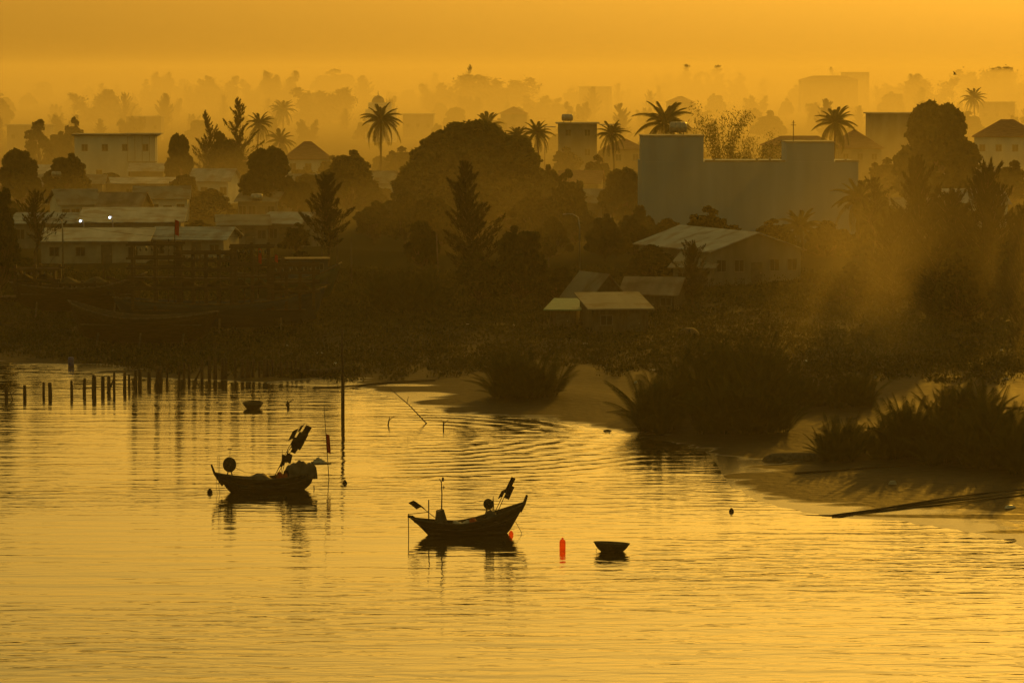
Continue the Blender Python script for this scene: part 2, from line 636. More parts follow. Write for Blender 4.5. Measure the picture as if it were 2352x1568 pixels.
def thing(name, label, cat, loc, rz=0.0, group=None):
    o = bpy.data.objects.new(name, None)
    o.empty_display_size = 0.3
    o.location = loc
    o.rotation_euler = (0, 0, rz)
    COL.objects.link(o)
    return tag(o, label, cat, group)


def child(name, me, parent, loc=(0, 0, 0), rot=(0, 0, 0), scale=(1, 1, 1)):
    o = bpy.data.objects.new(name, me)
    o.parent = parent
    o.location, o.rotation_euler, o.scale = loc, rot, scale
    COL.objects.link(o)
    return o


# ------------------------------------------------------------------ vegetation
nr = np.random.default_rng(11)


def unit(n):
    v = nr.normal(size=(n, 3))
    return v / np.linalg.norm(v, axis=1)[:, None]


def leaf_faces(C, size, aspect=0.5, A=None):
    """diamond leaf sprays at the points C"""
    n = len(C)
    if A is None:
        A = unit(n)
    B = np.cross(A, unit(n))
    B /= np.linalg.norm(B, axis=1)[:, None] + 1e-9
    s = np.asarray(size).reshape(-1, 1) * np.ones((n, 1))
    V = np.stack([C - A * s * 0.5, C + B * s * aspect * 0.5, C + A * s * 0.5, C - B * s * aspect * 0.5], 1).reshape(-1, 3)
    F = np.arange(4 * n).reshape(-1, 4)
    return V, F


def np_mesh(name, V, F, mat):
    me = bpy.data.meshes.new(name)
    me.vertices.add(len(V))
    me.vertices.foreach_set('co', np.asarray(V, np.float32).ravel())
    k = F.shape[1]
    me.loops.add(F.size)
    me.loops.foreach_set('vertex_index', F.astype(np.int32).ravel())
    me.polygons.add(len(F))
    me.polygons.foreach_set('loop_start', np.arange(0, F.size, k, dtype=np.int32))
    me.polygons.foreach_set('loop_total', np.full(len(F), k, dtype=np.int32))
    me.update(calc_edges=True)
    me.materials.append(MATS[mat])
    return me


class Template:
    def __init__(self, trunk, crown, H, W):
        self.trunk, self.crown, self.H, self.W = trunk, crown, H, W


def broadleaf(H=10.0, W=10.0, lobes=14, dens=1.0, seed=1, trunk_f=0.3, airy=0.0, leafsize=0.55, tall=1.0, rs=(0.07, 0.1, 0.13, 0.17, 0.2), mat='leaf_dark'):
    r = random.Random(seed)
    mb = MB()
    base = H * trunk_f
    mb.tube([(0, 0, -0.5), (0.1, 0, base * 0.5), (r.uniform(-.3, .3), r.uniform(-.3, .3), base), (0, 0, H * 0.62)], [0.38, 0.3, 0.26, 0.08], 7)
    Vs, Fs, off = [], [], 0
    for i in range(lobes):
        a = 2.4 * i + r.uniform(-.6, .6)
        q = math.sqrt((i + 0.5) / lobes)
        rad = q * W * r.uniform(0.28, 0.42)
        R = W * r.choice(rs) * (1.2 - 0.35 * q)
        cz = base + (H - base - R) * (1 - 0.85 * q ** 2.2) * r.uniform(0.66, 1.06) + 0.1 * R
        cz = min(cz, H - R * 0.95)
        c = np.array([rad * math.cos(a), rad * math.sin(a), cz])
        mb.tube([(0, 0, base * r.uniform(0.7, 1.2)), tuple(c * [0.5, 0.5, 0] + [0, 0, (base + cz) * 0.5 - 0.3]), tuple(c)], [0.16, 0.1, 0.04], 5)
        n = int(420 * R * R * dens)
        d = unit(n)
        d[:, 2] = np.where(d[:, 2] < -0.45, -d[:, 2], d[:, 2])
        bump = 1 + 0.16 * np.sin(d[:, 0] * 5 + i) * np.sin(d[:, 1] * 6 + 2 * i) + 0.1 * np.sin(d[:, 2] * 9 + i)
        rr = R * bump * (0.72 + 0.34 * nr.random(n) ** 0.7)
        C = c + d * rr[:, None] * np.array([1, 1, 0.85 * tall])
        V, F = leaf_faces(C, leafsize * (0.6 + 0.8 * nr.random(n)), 0.55)
        Vs.append(V); Fs.append(F + off); off += len(V)
        n2 = int(60 * R * R * dens * (1 - airy))
        if n2:
            C = c + unit(n2) * (R * 0.62 * nr.random(n2) ** 0.4)[:, None]
            V, F = leaf_faces(C, 1.5 * leafsize * 1.2, 0.8)
            Vs.append(V); Fs.append(F + off); off += len(V)
    V = np.concatenate(Vs)
    return Template(mb.data('trunk', 'bark', True), np_mesh('crown', V, np.concatenate(Fs), mat), V[:, 2].max(), np.ptp(V[:, 0]))


def casuarina(H=12.0, W=5.0, nb=64, seed=1, bare=0.16, blades=64, lean=0.0, taper=0.9):
    r = random.Random(seed)
    mb = MB()
    bend = [(r.uniform(-.15, .15) * k + lean * k * k / 9, r.uniform(-.15, .15) * k, H * k / 6.0 - (0.4 if k == 0 else 0)) for k in range(6)]
    bend.append((bend[-1][0] + r.uniform(-.2, .2) + lean, 0.0, H * 0.97))
    mb.tube(bend, [0.24, 0.2, 0.17, 0.13, 0.09, 0.06, 0.02], 6)

    def axis(z):
        k = min(max(z / H * 6, 0), 5.999)
        i = int(k)
        return Vector(bend[i]).lerp(Vector(bend[i + 1]), k - i)
    As, Cs, Ss = [], [], []
    for i in range(nb):
        t = bare + (1 - bare) * ((i + r.random()) / nb) ** 0.9
        a = i * 2.4 + r.uniform(-.4, .4)
        prof = (min(1.0, (t - bare) / 0.2 + 0.45) * (1 - t) ** taper * 1.15 + 0.06)
        L = W * 0.62 * prof * r.choice((0.45, 0.7, 0.9, 1.05, 1.45))
        up = 0.45 + 0.75 * t + r.uniform(-.2, .2)
        d = Vector((math.cos(a), math.sin(a), up)).normalized()
        o = axis(t * H)
        tip = o + d * L
        mid = o + d * L * 0.5 + Vector((0, 0, -0.06 * L))
        mb.tube([o, mid, tip], [0.05, 0.03, 0.012], 4)
        n = int(blades * (0.35 + L / (W * 0.45)))
        s = nr.random(n) ** 0.75
        C = np.array(o) + np.outer(s, np.array(tip - o)) + nr.normal(size=(n, 3)) * (0.06 + 0.09 * L) * (1.1 - s)[:, None]
        A = np.array(d)[None, :] * 0.9 + nr.normal(size=(n, 3)) * 0.42 + np.array([0, 0, 0.25])
        A /= np.linalg.norm(A, axis=1)[:, None]
        As.append(A); Cs.append(C); Ss.append(0.35 + 0.4 * nr.random(n))
    V, F = leaf_faces(np.concatenate(Cs), np.concatenate(Ss) * (H / 12) ** 0.5, 0.16, np.concatenate(As))
    return Template(mb.data('trunk', 'bark', True), np_mesh('crown', V, F, 'leaf_needle'), V[:, 2].max(), np.ptp(V[:, 0]))


def ragged(H=13.0, W=11.0, leaders=8, seed=1, blades=42):
    """many-stemmed feathery tree with an uneven top"""
    r = random.Random(seed)
    mb = MB()
    As, Cs, Ss = [], [], []
    for L_ in range(leaders):
        a0 = r.uniform(0, 6.283)
        rad = W * 0.36 * math.sqrt(r.random())
        top = Vector((rad * math.cos(a0) * 1.15, rad * math.sin(a0) * 1.15, H * r.uniform(0.55, 1.0) * (1 - 0.25 * rad / (W * 0.36))))
        foot = Vector((rad * math.cos(a0) * 0.25, rad * math.sin(a0) * 0.25, -0.4))
        mb.tube([foot, foot.lerp(top, .5) + Vector((r.uniform(-.3, .3), 0, 0)), top], [.2, .12, .02], 6)
        for i in range(26):
            t = 0.1 + 0.9 * (i + r.random()) / 26
            o = foot.lerp(top, t)
            a = r.uniform(0, 6.283)
            L = W * 0.27 * (1.05 - t) ** 0.6 * r.uniform(0.4, 1.15)
            d = Vector((math.cos(a), math.sin(a), r.uniform(0.1, 1.1))).normalized()
            tip = o + d * L
            mb.tube([o, tip], [.035, .01], 4)
            n = int(blades * (0.4 + L / (W * 0.16)))
            s = nr.random(n) ** 0.7
            C = np.array(o) + np.outer(s, np.array(tip - o)) + nr.normal(size=(n, 3)) * (0.16 + 0.14 * L)
            A = np.array(d)[None, :] * 0.6 + nr.normal(size=(n, 3)) * 0.55 + np.array([0, 0, 0.15])
            A /= np.linalg.norm(A, axis=1)[:, None]
            As.append(A); Cs.append(C); Ss.append(0.4 + 0.5 * nr.random(n))
    V, F = leaf_faces(np.concatenate(Cs), np.concatenate(Ss), 0.3, np.concatenate(As))
    return Template(mb.data('trunk', 'bark', True), np_mesh('crown', V, F, 'leaf_needle'), V[:, 2].max(), np.ptp(V[:, 0]))


def bamboo(H=11.0, W=9.0, stems=15, seed=1):
    r = random.Random(seed)
    mb = MB()
    Cs, As = [], []
    for i in range(stems):
        a = r.uniform(0, 6.283)
        L = H * r.uniform(0.5, 1.0)
        out = W * 0.5 * r.uniform(0.2, 1.0)
        curl = r.uniform(0.15, 0.42)
        pts = []
        for k in range(11):
            t = k / 10
            rad = 0.5 + out * t ** 2.2
            z = L * (1.3 * t - curl * t ** 5)
            pts.append(Vector((rad * math.cos(a), rad * math.sin(a), z - 0.3)))
        mb.tube(pts, [0.06 - 0.005 * k for k in range(11)], 5)
        for k in range(3, 10):
            if r.random() < 0.2:
                continue
            n = int(46 * (0.3 + 0.13 * k))
            s = nr.random(n)
            w = 0.18 + 0.05 * k
            P = np.array(pts[k]) + np.outer(s, np.array(pts[k + 1] - pts[k])) + nr.normal(size=(n, 3)) * np.array([w, w, w * 1.1]) * 0.75
            Cs.append(P)
            A = nr.normal(size=(n, 3)) * 0.6 + np.array([math.cos(a) * .4, math.sin(a) * .4, -0.6])
            As.append(A / np.linalg.norm(A, axis=1)[:, None])
    C = np.concatenate(Cs)
    V, F = leaf_faces(C, 0.24 + 0.2 * nr.random(len(C)), 0.26, np.concatenate(As))
    return Template(mb.data('trunk', 'bark', True), np_mesh('crown', V, F, 'leaf_bamboo'), V[:, 2].max(), np.ptp(V[:, 0]))


def frond_mesh(name, L, droop, mat, leaf_len=0.75, width=0.1, stations=24, upright=0.0, spread_=(0.62, 0.62, -0.42)):
    """one feather leaf: arching midrib with leaflets, base at the origin, growing along x"""
    mb = MB()
    pts = []
    for k in range(9):
        t = k / 8
        pts.append(Vector((L * (t - 0.18 * droop * t ** 3), 0, L * (upright * t - droop * t * t * 0.62))))
    mb.tube(pts, [0.05 * (1 - 0.85 * k / 8) + 0.006 for k in range(9)], 4)
    for i in range(stations):
        t = 0.12 + 0.88 * i / (stations - 1)
        k = min(int(t * 8), 7)
        p = pts[k].lerp(pts[k + 1], t * 8 - k)
        d = (pts[k + 1] - pts[k]).normalized()
        ll = leaf_len * (0.45 + 1.1 * math.sin(math.pi * min(1.0, 0.15 + 0.85 * t)) ** 0.8 * 0.6)
        for sgn in (-1, 1):
            side = Vector((0, sgn, 0))
            j = 0.12 * math.sin(i * 12.9 + sgn)
            tip = p + (side * (spread_[0] + j) + d * spread_[1] + Vector((0, 0, spread_[2] + 0.3 * upright))) * ll
            w = d * width * 0.5
            midp = p.lerp(tip, 0.5) + Vector((0, 0, 0.05 * ll))
            mb.add([p - w, p + w, midp + w * 1.3, tip, midp - w * 1.3], [(0, 1, 2, 4), (4, 2, 3)])
    return mb.data(name, mat)


FROND = [frond_mesh('frond', 3.6, 0.95, 'leaf_palm', 0.85, 0.085, 28, 0.1, (0.6, 0.5, -0.6)),
         frond_mesh('frond', 3.7, 1.45, 'leaf_palm', 0.85, 0.085, 28, 0.05, (0.55, 0.45, -0.65)),
         frond_mesh('frond', 3.2, 0.6, 'leaf_palm', 0.75, 0.085, 28, 0.1, (0.6, 0.6, -0.4))]
NIPA = [frond_mesh('frond', 4.6, 0.6, 'leaf_nipa', 0.8, 0.055, 30, 0.1, (0.75, 0.4, -0.35)),
        frond_mesh('frond', 4.4, 0.75, 'leaf_nipa', 0.8, 0.055, 30, 0.05, (0.75, 0.35, -0.45)),
        frond_mesh('frond', 4.8, 0.35, 'leaf_nipa', 0.75, 0.055, 30, 0.05, (0.75, 0.45, -0.3))]


def trunk_palm(H, lean, seed):
    mb = MB()
    pts = [(lean * (k / 8) ** 2, 0.1 * math.sin(k + seed), H * k / 8 - (0.4 if k == 0 else 0)) for k in range(9)]
    mb.tube(pts, [0.24, 0.19] + [0.165 - 0.006 * k for k in range(7)], 8)
    mb.lathe([(0.05, -0.35), (0.26, -0.15), (0.3, 0.1), (0.14, 0.4)], 8, Matrix.Translation(pts[-1]))
    return mb.data('trunk', 'bark', True), Vector(pts[-1])


def palm(u, v_base, v_top, label, crown_px=None, n=28, seed=0, group='coconut palms'):
    r = random.Random(seed + int(u))
    p = at(u, v_base)
    top = at_y(u, v_top, p.y)
    s = scale_at(p.y)
    k = (crown_px / s) / 6.6 if crown_px else 1.0
    H = max(2.0, top.z - p.z - 2.3 * k)
    t = thing('coconut_palm', label, 'palm tree', p, 0, group)
    me, tip = trunk_palm(H, r.uniform(-0.6, 0.6), seed)
    child('trunk', me, t)
    for i in range(n):
        f = i / n
        pitch = math.radians(78 - 105 * f + r.uniform(-9, 9))
        az = i * 2.4 + r.uniform(-.35, .35)
        which = 2 if f < 0.25 else (0 if f < 0.65 else 1)
        child('frond', FROND[which], t, tip, (r.uniform(-.3, .3), -pitch, az), (k * r.uniform(0.88, 1.1),) * 3)
    return t


def nipa_palm(p, H, label, seed, n=13, group='nipa palms on the mud flat'):
    r = random.Random(seed)
    t = thing('nipa_palm', label, 'palm', p, r.uniform(0, 6.28), group)
    k = H / 4.7
    for i in range(n):
        f = i / n
        pitch = math.radians(94 - 40 * f + r.uniform(-13, 13))
        az = i * 2.4 + r.uniform(-.4, .4)
        child('frond', NIPA[i % 3 if f > 0.3 else 2], t, (0.25 * math.cos(az), 0.25 * math.sin(az), -0.15),
              (r.uniform(-.25, .25), -pitch, az), (k * r.uniform(0.6, 1.02),) * 3)
    return t


TREES = {
    'dome': broadleaf(10, 11, 56, 1.2, 3, 0.08, rs=(0.05, 0.07, 0.1, 0.13, 0.17)),
    'dome2': broadleaf(10, 10, 50, 1.2, 8, 0.1, rs=(0.05, 0.08, 0.1, 0.14, 0.18)),
    'tall': broadleaf(12, 8, 38, 1.1, 5, 0.1, tall=1.15),
    'loose': broadleaf(11, 10, 32, 0.65, 12, 0.14, airy=0.7),
    'loose2': broadleaf(12, 8, 24, 0.55, 21, 0.2, airy=0.8),
    'bush': broadleaf(5, 7, 26, 1.7, 31, 0.02, leafsize=0.36),
    'great': broadleaf(15.5, 22, 130, 1.15, 41, 0.05, leafsize=0.5, rs=(0.045, 0.06, 0.08, 0.1, 0.13), mat='leaf_light'),
    'cas1': casuarina(12, 5.0, 66, 1),
    'cas2': casuarina(12, 5.6, 58, 2, 0.2, 56),
    'cas3': casuarina(12, 4.4, 60, 3, 0.12, 60, 0.15),
    'cas_airy': casuarina(9, 5.2, 40, 4, 0.4, 40, taper=0.6),
    'cas_wide': casuarina(11, 8.0, 110, 6, 0.06, 64, taper=0.55),
    'cas_dense': casuarina(12, 7.0, 170, 9, 0.02, 95, 0.1, 0.5),
    'cas_dense2': casuarina(12, 6.0, 150, 10, 0.02, 95, -0.1, 0.65),
    'cas_mid': casuarina(12, 5.6, 84, 13, 0.08, 92, 0.25, 0.7),
    'cas_mid2': casuarina(12, 5.4, 60, 14, 0.3, 90, -0.1, 0.6),
    'ragged': ragged(13, 11, 8, 1),
    'ragged2': ragged(12, 14, 11, 2),
    'ragged3': ragged(14, 8, 6, 3, 48),
    'bamboo': bamboo(),
}


def tree(kind, u, v_base, v_top, label, width_px=None, name=None, group=None, rz=None, mirror=1):
    T = TREES[kind]
    p = at(u, v_base)
    s = scale_at(p.y)
    H = at_y(u, v_top, p.y).z - p.z
    kz = H / T.H
    kx = kz if width_px is None else (width_px / s) / T.W
    nm = name or ('casuarina_tree' if kind.startswith('cas') else 'bamboo_clump' if kind == 'bamboo' else 'bush' if kind == 'bush' else 'broadleaf_tree')
    cat = {'bamboo_clump': 'bamboo', 'bush': 'bush'}.get(nm, 'tree')
    t = thing(nm, label, cat, p, rng.uniform(0, 6.28) if rz is None else rz, group)
    child('trunk', T.trunk, t, scale=(kx, kx, kz))
    child('crown', T.crown, t, scale=(kx, kx, kz))
    return t


LANDMARKS = [(40, 450, 'the left edge'), (265, 340, 'the white flat-roofed house'), (545, 300, 'the dense casuarina'), (708, 340, 'the hip-roofed white house'), (875, 330, 'the tall clear-standing palm'),
             (1085, 420, 'the great tree'), (1327, 330, 'the house with canopies'), (1535, 280, 'the palm over the blue-grey block'), (1662, 300, 'the bamboo clump'), (1722, 470, 'the blue-grey block'),
             (1915, 300, 'the squat palm'), (2048, 300, 'the grey concrete block'), (2145, 340, 'the large smooth round tree'), (2312, 330, 'the right-edge house'), (1738, 600, 'the pale warehouse'),
             (1196, 600, 'the round dark tree'), (756, 500, 'the bare-trunk casuarina'), (2190, 560, 'the right-hand casuarinas'), (350, 540, 'the pale village roofs')]
KINDWORD = {'dome': 'rounded tree', 'dome2': 'lumpy round tree', 'tall': 'upright tree', 'loose': 'open-crowned tree', 'loose2': 'thin feathery tree', 'bush': 'bushy low tree', 'great': 'very wide tree',
            'cas1': 'pointed casuarina', 'cas2': 'ragged casuarina', 'cas3': 'leaning casuarina', 'cas_wide': 'broad casuarina', 'cas_airy': 'sparse casuarina', 'cas_dense': 'thick casuarina', 'cas_dense2': 'thick casuarina', 'cas_mid': 'leaning casuarina', 'cas_mid2': 'bare-footed casuarina', 'ragged': 'ragged feathery tree', 'ragged2': 'wide feathery tree', 'ragged3': 'tall feathery tree', 'bamboo': 'bamboo'}


def auto_label(kind, u, v_top, haze_word, h):
    lu, lv, ln = min(LANDMARKS, key=lambda q: abs(q[0] - u) + 0.6 * abs(q[1] - v_top))
    du, dv = u - lu, v_top - lv
    if abs(du) > 0.8 * abs(dv):
        rel = 'just left of' if -60 < du < 0 else 'well left of' if du < 0 else 'just right of' if du < 60 else 'well right of'
    else:
        rel = 'showing above' if dv < 0 else 'low in front of'
    size = 'small' if h < 5 else 'tall' if h > 11 else 'middling'
    return f"{haze_word} {size} {KINDWORD[kind]} {rel} {ln}"

# ------------------------------------------------------------------ buildings
_w = MB()
_w.box(-0.5, 0.5, -0.06, 0.02, -0.6, -0.52).box(-0.5, 0.5, -0.06, 0.02, 0.52, 0.6).box(-0.5, -0.42, -0.05, 0.02, -0.52, 0.52).box(0.42, 0.5, -0.05, 0.02, -0.52, 0.52).box(-0.03, 0.03, -0.04, 0.02, -0.52, 0.52)
WINDOW = _w.data('window', 'wall_grey')
PANE = MB().box(-0.42, 0.42, -0.02, 0.01, -0.52, 0.52).data('pane', 'dark_glass')
DOOR = MB().box(-0.5, 0.5, -0.05, 0.02, 0, 2.0).box(-0.56, -0.5, -0.08, 0.02, 0, 2.06).box(0.5, 0.56, -0.08, 0.02, 0, 2.06).box(-0.5, 0.5, -0.08, 0.02, 2.0, 2.06).data('door', 'shutter')
HANDLE = MB().box(0.36, 0.42, -0.1, -0.05, 0.95, 1.1).data('handle', 'steel')


def add_window(t, x, y, z, w=1.0, h=1.2):
    o = child('window', WINDOW, t, (x, y, z), (0, 0, 0), (w, 1, h / 1.2))
    child('pane', PANE, o)


def roof_mb(kind, L, D, h, rise, o=0.45, th=0.1):
    """roof over a block of width L (x) and depth D (y from 0), eaves at height h"""
    mb = MB()
    x0, x1, y0, y1 = -L / 2 - o, L / 2 + o, -o, D + o
    if kind == 'gable_x':
        e = rise / (D / 2) * o
        poly = [(y0, h - e), (D / 2, h + rise), (y1, h - e), (y1, h - e + th), (D / 2, h + rise + th), (y0, h - e + th)]
        n = 6
        v = [(x0, y, z) for y, z in poly] + [(x1, y, z) for y, z in poly]
        f = [tuple(range(n))[::-1], tuple(range(n, 2 * n))] + [(i, (i + 1) % n, (i + 1) % n + n, i + n) for i in range(n)]
        mb.add(v, f)
    elif kind == 'gable_y':
        e = rise / (L / 2) * o
        mb.prism([(x0, h - e), (0, h + rise), (x1, h - e), (x1, h - e + th), (0, h + rise + th), (x0, h - e + th)], y0, y1)
    elif kind == 'hip':
        r0, r1 = x0 + D * 0.45, x1 - D * 0.45
        if r0 > r1:
            r0 = r1 = 0
        v = [(x0, y0, h), (x1, y0, h), (x1, y1, h), (x0, y1, h), (x0, y0, h + th), (x1, y0, h + th), (x1, y1, h + th), (x0, y1, h + th), (r0, D / 2, h + rise), (r1, D / 2, h + rise)]
        mb.add(v, [(3, 2, 1, 0), (0, 1, 5, 4), (1, 2, 6, 5), (2, 3, 7, 6), (3, 0, 4, 7), (4, 5, 9, 8), (5, 6, 9), (6, 7, 8, 9), (7, 4, 8)])
    elif kind == 'shed':
        v = [(x0, y0, h), (x1, y0, h), (x1, y1, h + rise), (x0, y1, h + rise)]
        mb.add(v + [(a, b, c + th) for a, b, c in v], [(3, 2, 1, 0), (4, 5, 6, 7), (0, 1, 5, 4), (1, 2, 6, 5), (2, 3, 7, 6), (3, 0, 4, 7)])
    else:
        mb.box(x0, x1, y0, y1, h + 0.003, h + 0.22)
    return mb


def wall_mb(kind, L, D, h, rise):
    mb = MB()
    x0, x1 = -L / 2, L / 2
    if kind == 'gable_x':
        poly = [(0, -0.6), (D, -0.6), (D, h), (D / 2, h + rise - 0.01), (0, h)]
        v = [(x0, y, z) for y, z in poly] + [(x1, y, z) for y, z in poly]
        f = [tuple(range(5))[::-1], tuple(range(5, 10))] + [(i, (i + 1) % 5, (i + 1) % 5 + 5, i + 5) for i in range(5)]
        mb.add(v, f)
    elif kind == 'gable_y':
        mb.prism([(x0, -0.6), (x1, -0.6), (x1, h), (0, h + rise - 0.01), (x0, h)], 0, D)
    elif kind == 'shed':
        v = [(x0, 0, -0.6), (x1, 0, -0.6), (x1, D, -0.6), (x0, D, -0.6), (x0, 0, h - 0.01), (x1, 0, h - 0.01), (x1, D, h + rise - 0.05), (x0, D, h + rise - 0.05)]
        mb.add(v, [(3, 2, 1, 0), (4, 5, 6, 7), (0, 1, 5, 4), (1, 2, 6, 5), (2, 3, 7, 6), (3, 0, 4, 7)])
    else:
        mb.box(x0, x1, 0, D, -0.6, h)
    return mb


def house(label, u, v, wpx, wall_h, D, yaw, kind, rise, wallm, roofm, wins=3, door=True, storeys=1, name='house', cat='house', group=None, over=0.45):
    p = at(u, v)
    L = wpx / scale_at(p.y)
    t = thing(name, label, cat, p, math.radians(yaw), group)
    wall_mb(kind, L, D, wall_h, rise).build('wall', wallm, t)
    roof_mb(kind, L, D, wall_h, rise, over).build('roof', roofm, t)
    sh = wall_h / storeys
    for f in range(storeys):
        spots = wins + (1 if door and f == 0 else 0)
        for i in range(spots):
            x = -L / 2 + L * (i + 0.5) / spots
            if door and f == 0 and i == spots // 2:
                d = child('door', DOOR, t, (x, 0, 0.0), scale=(1, 1, min(1, (sh - .3) / 2.06)))
                child('handle', HANDLE, d)
            else:
                add_window(t, x, 0, f * sh + sh * 0.55, 1.05, min(1.2, sh * 0.45))
    t['L'] = L
    return t, L, p


def tank(loc, label, size=1.0, group='rooftop water tanks', rz=0.0):
    t = thing('water_tank', label, 'water tank', loc, rz, group)
    M = Matrix.Translation((0, 0, 0.85 * size)) @ Matrix.Rotation(math.pi / 2, 4, 'Y')
    prof = [(0.05, -1.0), (0.42, -0.96), (0.58, -0.82), (0.6, -0.3), (0.63, -0.28), (0.63, -0.24), (0.6, -0.22), (0.6, 0.22), (0.63, 0.24), (0.63, 0.28), (0.6, 0.3), (0.58, 0.82), (0.42, 0.96), (0.05, 1.0)]
    MB().lathe([(r * size, z * size) for r, z in prof], 14, M).build('drum', 'steel', t, True)
    for sx in (-1, 1):
        MB().box(sx * .6 * size - .05, sx * .6 * size + .05, -.5 * size, .5 * size, 0, .3 * size).build('stand', 'rust_steel', t)
    return t


# --- the blue block with two roof towers
p = at(1722, 566)
s = scale_at(p.y)
bt = thing('warehouse_block', 'long blank blue-grey block with two square roof towers', 'building', p)
L = 497 / s
z_at = lambda v: at_y(1722, v, p.y).z - p.z
hm_, hl, hr = z_at(372), z_at(311), z_at(325)
MB().box(-L / 2, L / 2, 0, 13, -0.6, hm_).build('wall', 'wall_blue', bt)
tw = [(1473, 1615, hl), (1805, 1915, hr)]
for a, b_, hh in tw:
    xa, xb = (a - 1722) / s, (b_ - 1722) / s
    o = MB().box(xa + 0.02, xb, 0.015, 7.5, hm_ + 0.004, hh - 0.15).build('roof_tower', 'wall_blue', bt)
    MB().box(xa - 0.06, xb + 0.1, -0.07, 7.6, hh - 0.15, hh).build('coping', 'concrete', o)
xs_ = [-L / 2 - 0.08, (1473 - 1722) / s, (1615 - 1722) / s + 0.12, (1805 - 1722) / s - 0.1, (1915 - 1722) / s + 0.12, L / 2 + 0.08]
for a, b_ in ((xs_[2], xs_[3]), (xs_[4], xs_[5])):
    MB().box(a, b_, -0.08, 0.24, hm_ + 0.003, hm_ + 0.2).build('coping', 'concrete', bt)
for q in (1640, 1738, 1768, 1942):
    x = (q - 1722) / s
    MB().box(x - .12, x + .12, 0.4, 0.7, hm_ + 0.002, hm_ + rng.uniform(.3, .6)).build('stub_column', 'concrete', bt)
tank((p.x + (1560 - 1722) / s, p.y + 3.5, p.z + hl + 0.003), 'steel water tank on the left tower of the blue-grey block', 1.0)
ap = thing('antenna_mast', 'thin antenna mast on the right tower of the blue-grey block', 'antenna', (p.x + (1824 - 1722) / s, p.y + 2, p.z + hr + 0.003))
MB().tube([(0, 0, 0), (0, 0, 2.3)], 0.05, 6).build('mast', 'rust_steel', ap)
MB().box(-.3, .3, -.03, .03, 1.75, 1.82).build('crossbar', 'rust_steel', ap)
MB().box(-.2, .2, -.03, .03, 2.05, 2.1).build('crossbar', 'rust_steel', ap)

# --- houses with a place of their own
house('pale gabled metal-roofed warehouse below the blue-grey block', 1738, 652, 225, 3.2, 17, 22, 'gable_y', 1.6, 'wall_grey', 'roof_metal', 4, True, name='warehouse', cat='warehouse')
house('low lean-to shed beside the pale warehouse', 1590, 660, 90, 1.8, 6, -14, 'shed', 1.3, 'wall_grey', 'roof_fibre', 1, True, name='shed', cat='shed')
house('hut with a pale flat sheet roof near the bank', 1425, 765, 130, 1.9, 6.5, 8, 'shed', 0.9, 'wood_grey', 'roof_fibre', 1, True, name='hut', cat='hut')
house('small shelter with a green sheet roof beside the pale-roofed hut', 1293, 752, 62, 1.4, 4.5, -10, 'shed', 0.6, 'wood_grey', 'green_sheet', 0, True, name='shelter', cat='shelter')
house('grey gabled hut behind the pale sheet roof', 1395, 722, 80, 1.7, 5, 25, 'gable_y', 1.7, 'tarp_dark', 'roof_fibre', 1, False, name='hut', cat='hut')
house('low rusty-roofed hut right of the grey gabled hut', 1490, 716, 120, 1.6, 6, -12, 'gable_x', 1.2, 'wood_grey', 'roof_rusty', 2, True, name='hut', cat='hut')
house('white hip-roofed house left of the tall coconut palm', 708, 440, 105, 5.2, 8, 4, 'hip', 2.9, 'wall_white', 'tile_roof', 3, True, 2)
t, L, p = house('white two-storey flat-roofed house among the trees at left', 265, 430, 185, 8.6, 8, 3, 'flat', 0, 'wall_white', 'concrete', 4, True, 2)
MB().box(-L / 2 - .5, L * 0.1, -.9, 8.6, 8.86, 8.97).build('canopy', 'roof_fibre', t)
MB().box(L * 0.1, L / 2 + 1.0, -1.3, 8.2, 8.88, 9.02).build('canopy', 'roof_fibre', t)
MB().box(L * 0.16, L / 2 + .3, -1.4, -0.01, 4.2, 4.35).build('balcony', 'concrete', t)
for i in range(5):
    x = L * 0.16 + (L * 0.34 + .25) * i / 4
    MB().box(x - .05, x + .05, -1.38, -1.3, 4.36, 8.86).build('column', 'concrete', t)
house('pale awning roof in front of the white flat-roofed house', 337, 436, 76, 3.0, 5, 2, 'shed', 1.2, 'wall_grey', 'roof_metal', 1, False, name='shed', cat='shed')
# far mid-ground houses
t, L, p = house('flat-roofed concrete house with open canopies and a roof tank', 1327, 420, 88, 10.2, 9, 0, 'flat', 0, 'wall_grey', 'concrete', 2, True, 3)
MB().box(-L / 2 - 2.6, -L / 2 - .5, -0.5, 6, 9.6, 9.7).build('canopy', 'roof_metal', t)
MB().box(L / 2 + .5, L / 2 + 4.2, -0.5, 6, 10.0, 10.12).build('canopy', 'roof_metal', t)
for x in (-L / 2 - 2.4, L / 2 + 4.0):
    MB().box(x - .08, x + .08, -.3, -.14, 0, 9.6).build('post', 'rust_steel', t)
tank((p.x - 1.8, p.y + 2, p.z + 10.43), 'steel water tank on the flat-roofed house with canopies', 1.0)
house('tile-roofed house just left of the blue-grey block', 1440, 425, 80, 6.0, 7, 6, 'hip', 1.8, 'wall_ochre', 'tile_roof', 2, True, 2)
house('long tile-roofed house behind the right tower of the blue-grey block', 1835, 430, 170, 7.0, 8, -5, 'hip', 1.6, 'wall_ochre', 'tile_roof', 5, True, 2)
house('dark hip-roofed house right of the squat palm', 1975, 425, 100, 6.2, 9, 8, 'hip', 3.2, 'wall_grey', 'tile_roof', 3, True, 2)
house('grey windowless concrete block left of the round tree', 2048, 400, 100, 11.4, 9, 0, 'flat', 0, 'wall_grey', 'concrete', 0, False, 3, name='concrete_block', cat='building')
house('white two-storey house with hip roof at the right edge', 2312, 425, 150, 8.2, 11, -8, 'hip', 3.0, 'wall_white', 'tile_roof', 4, True, 2)
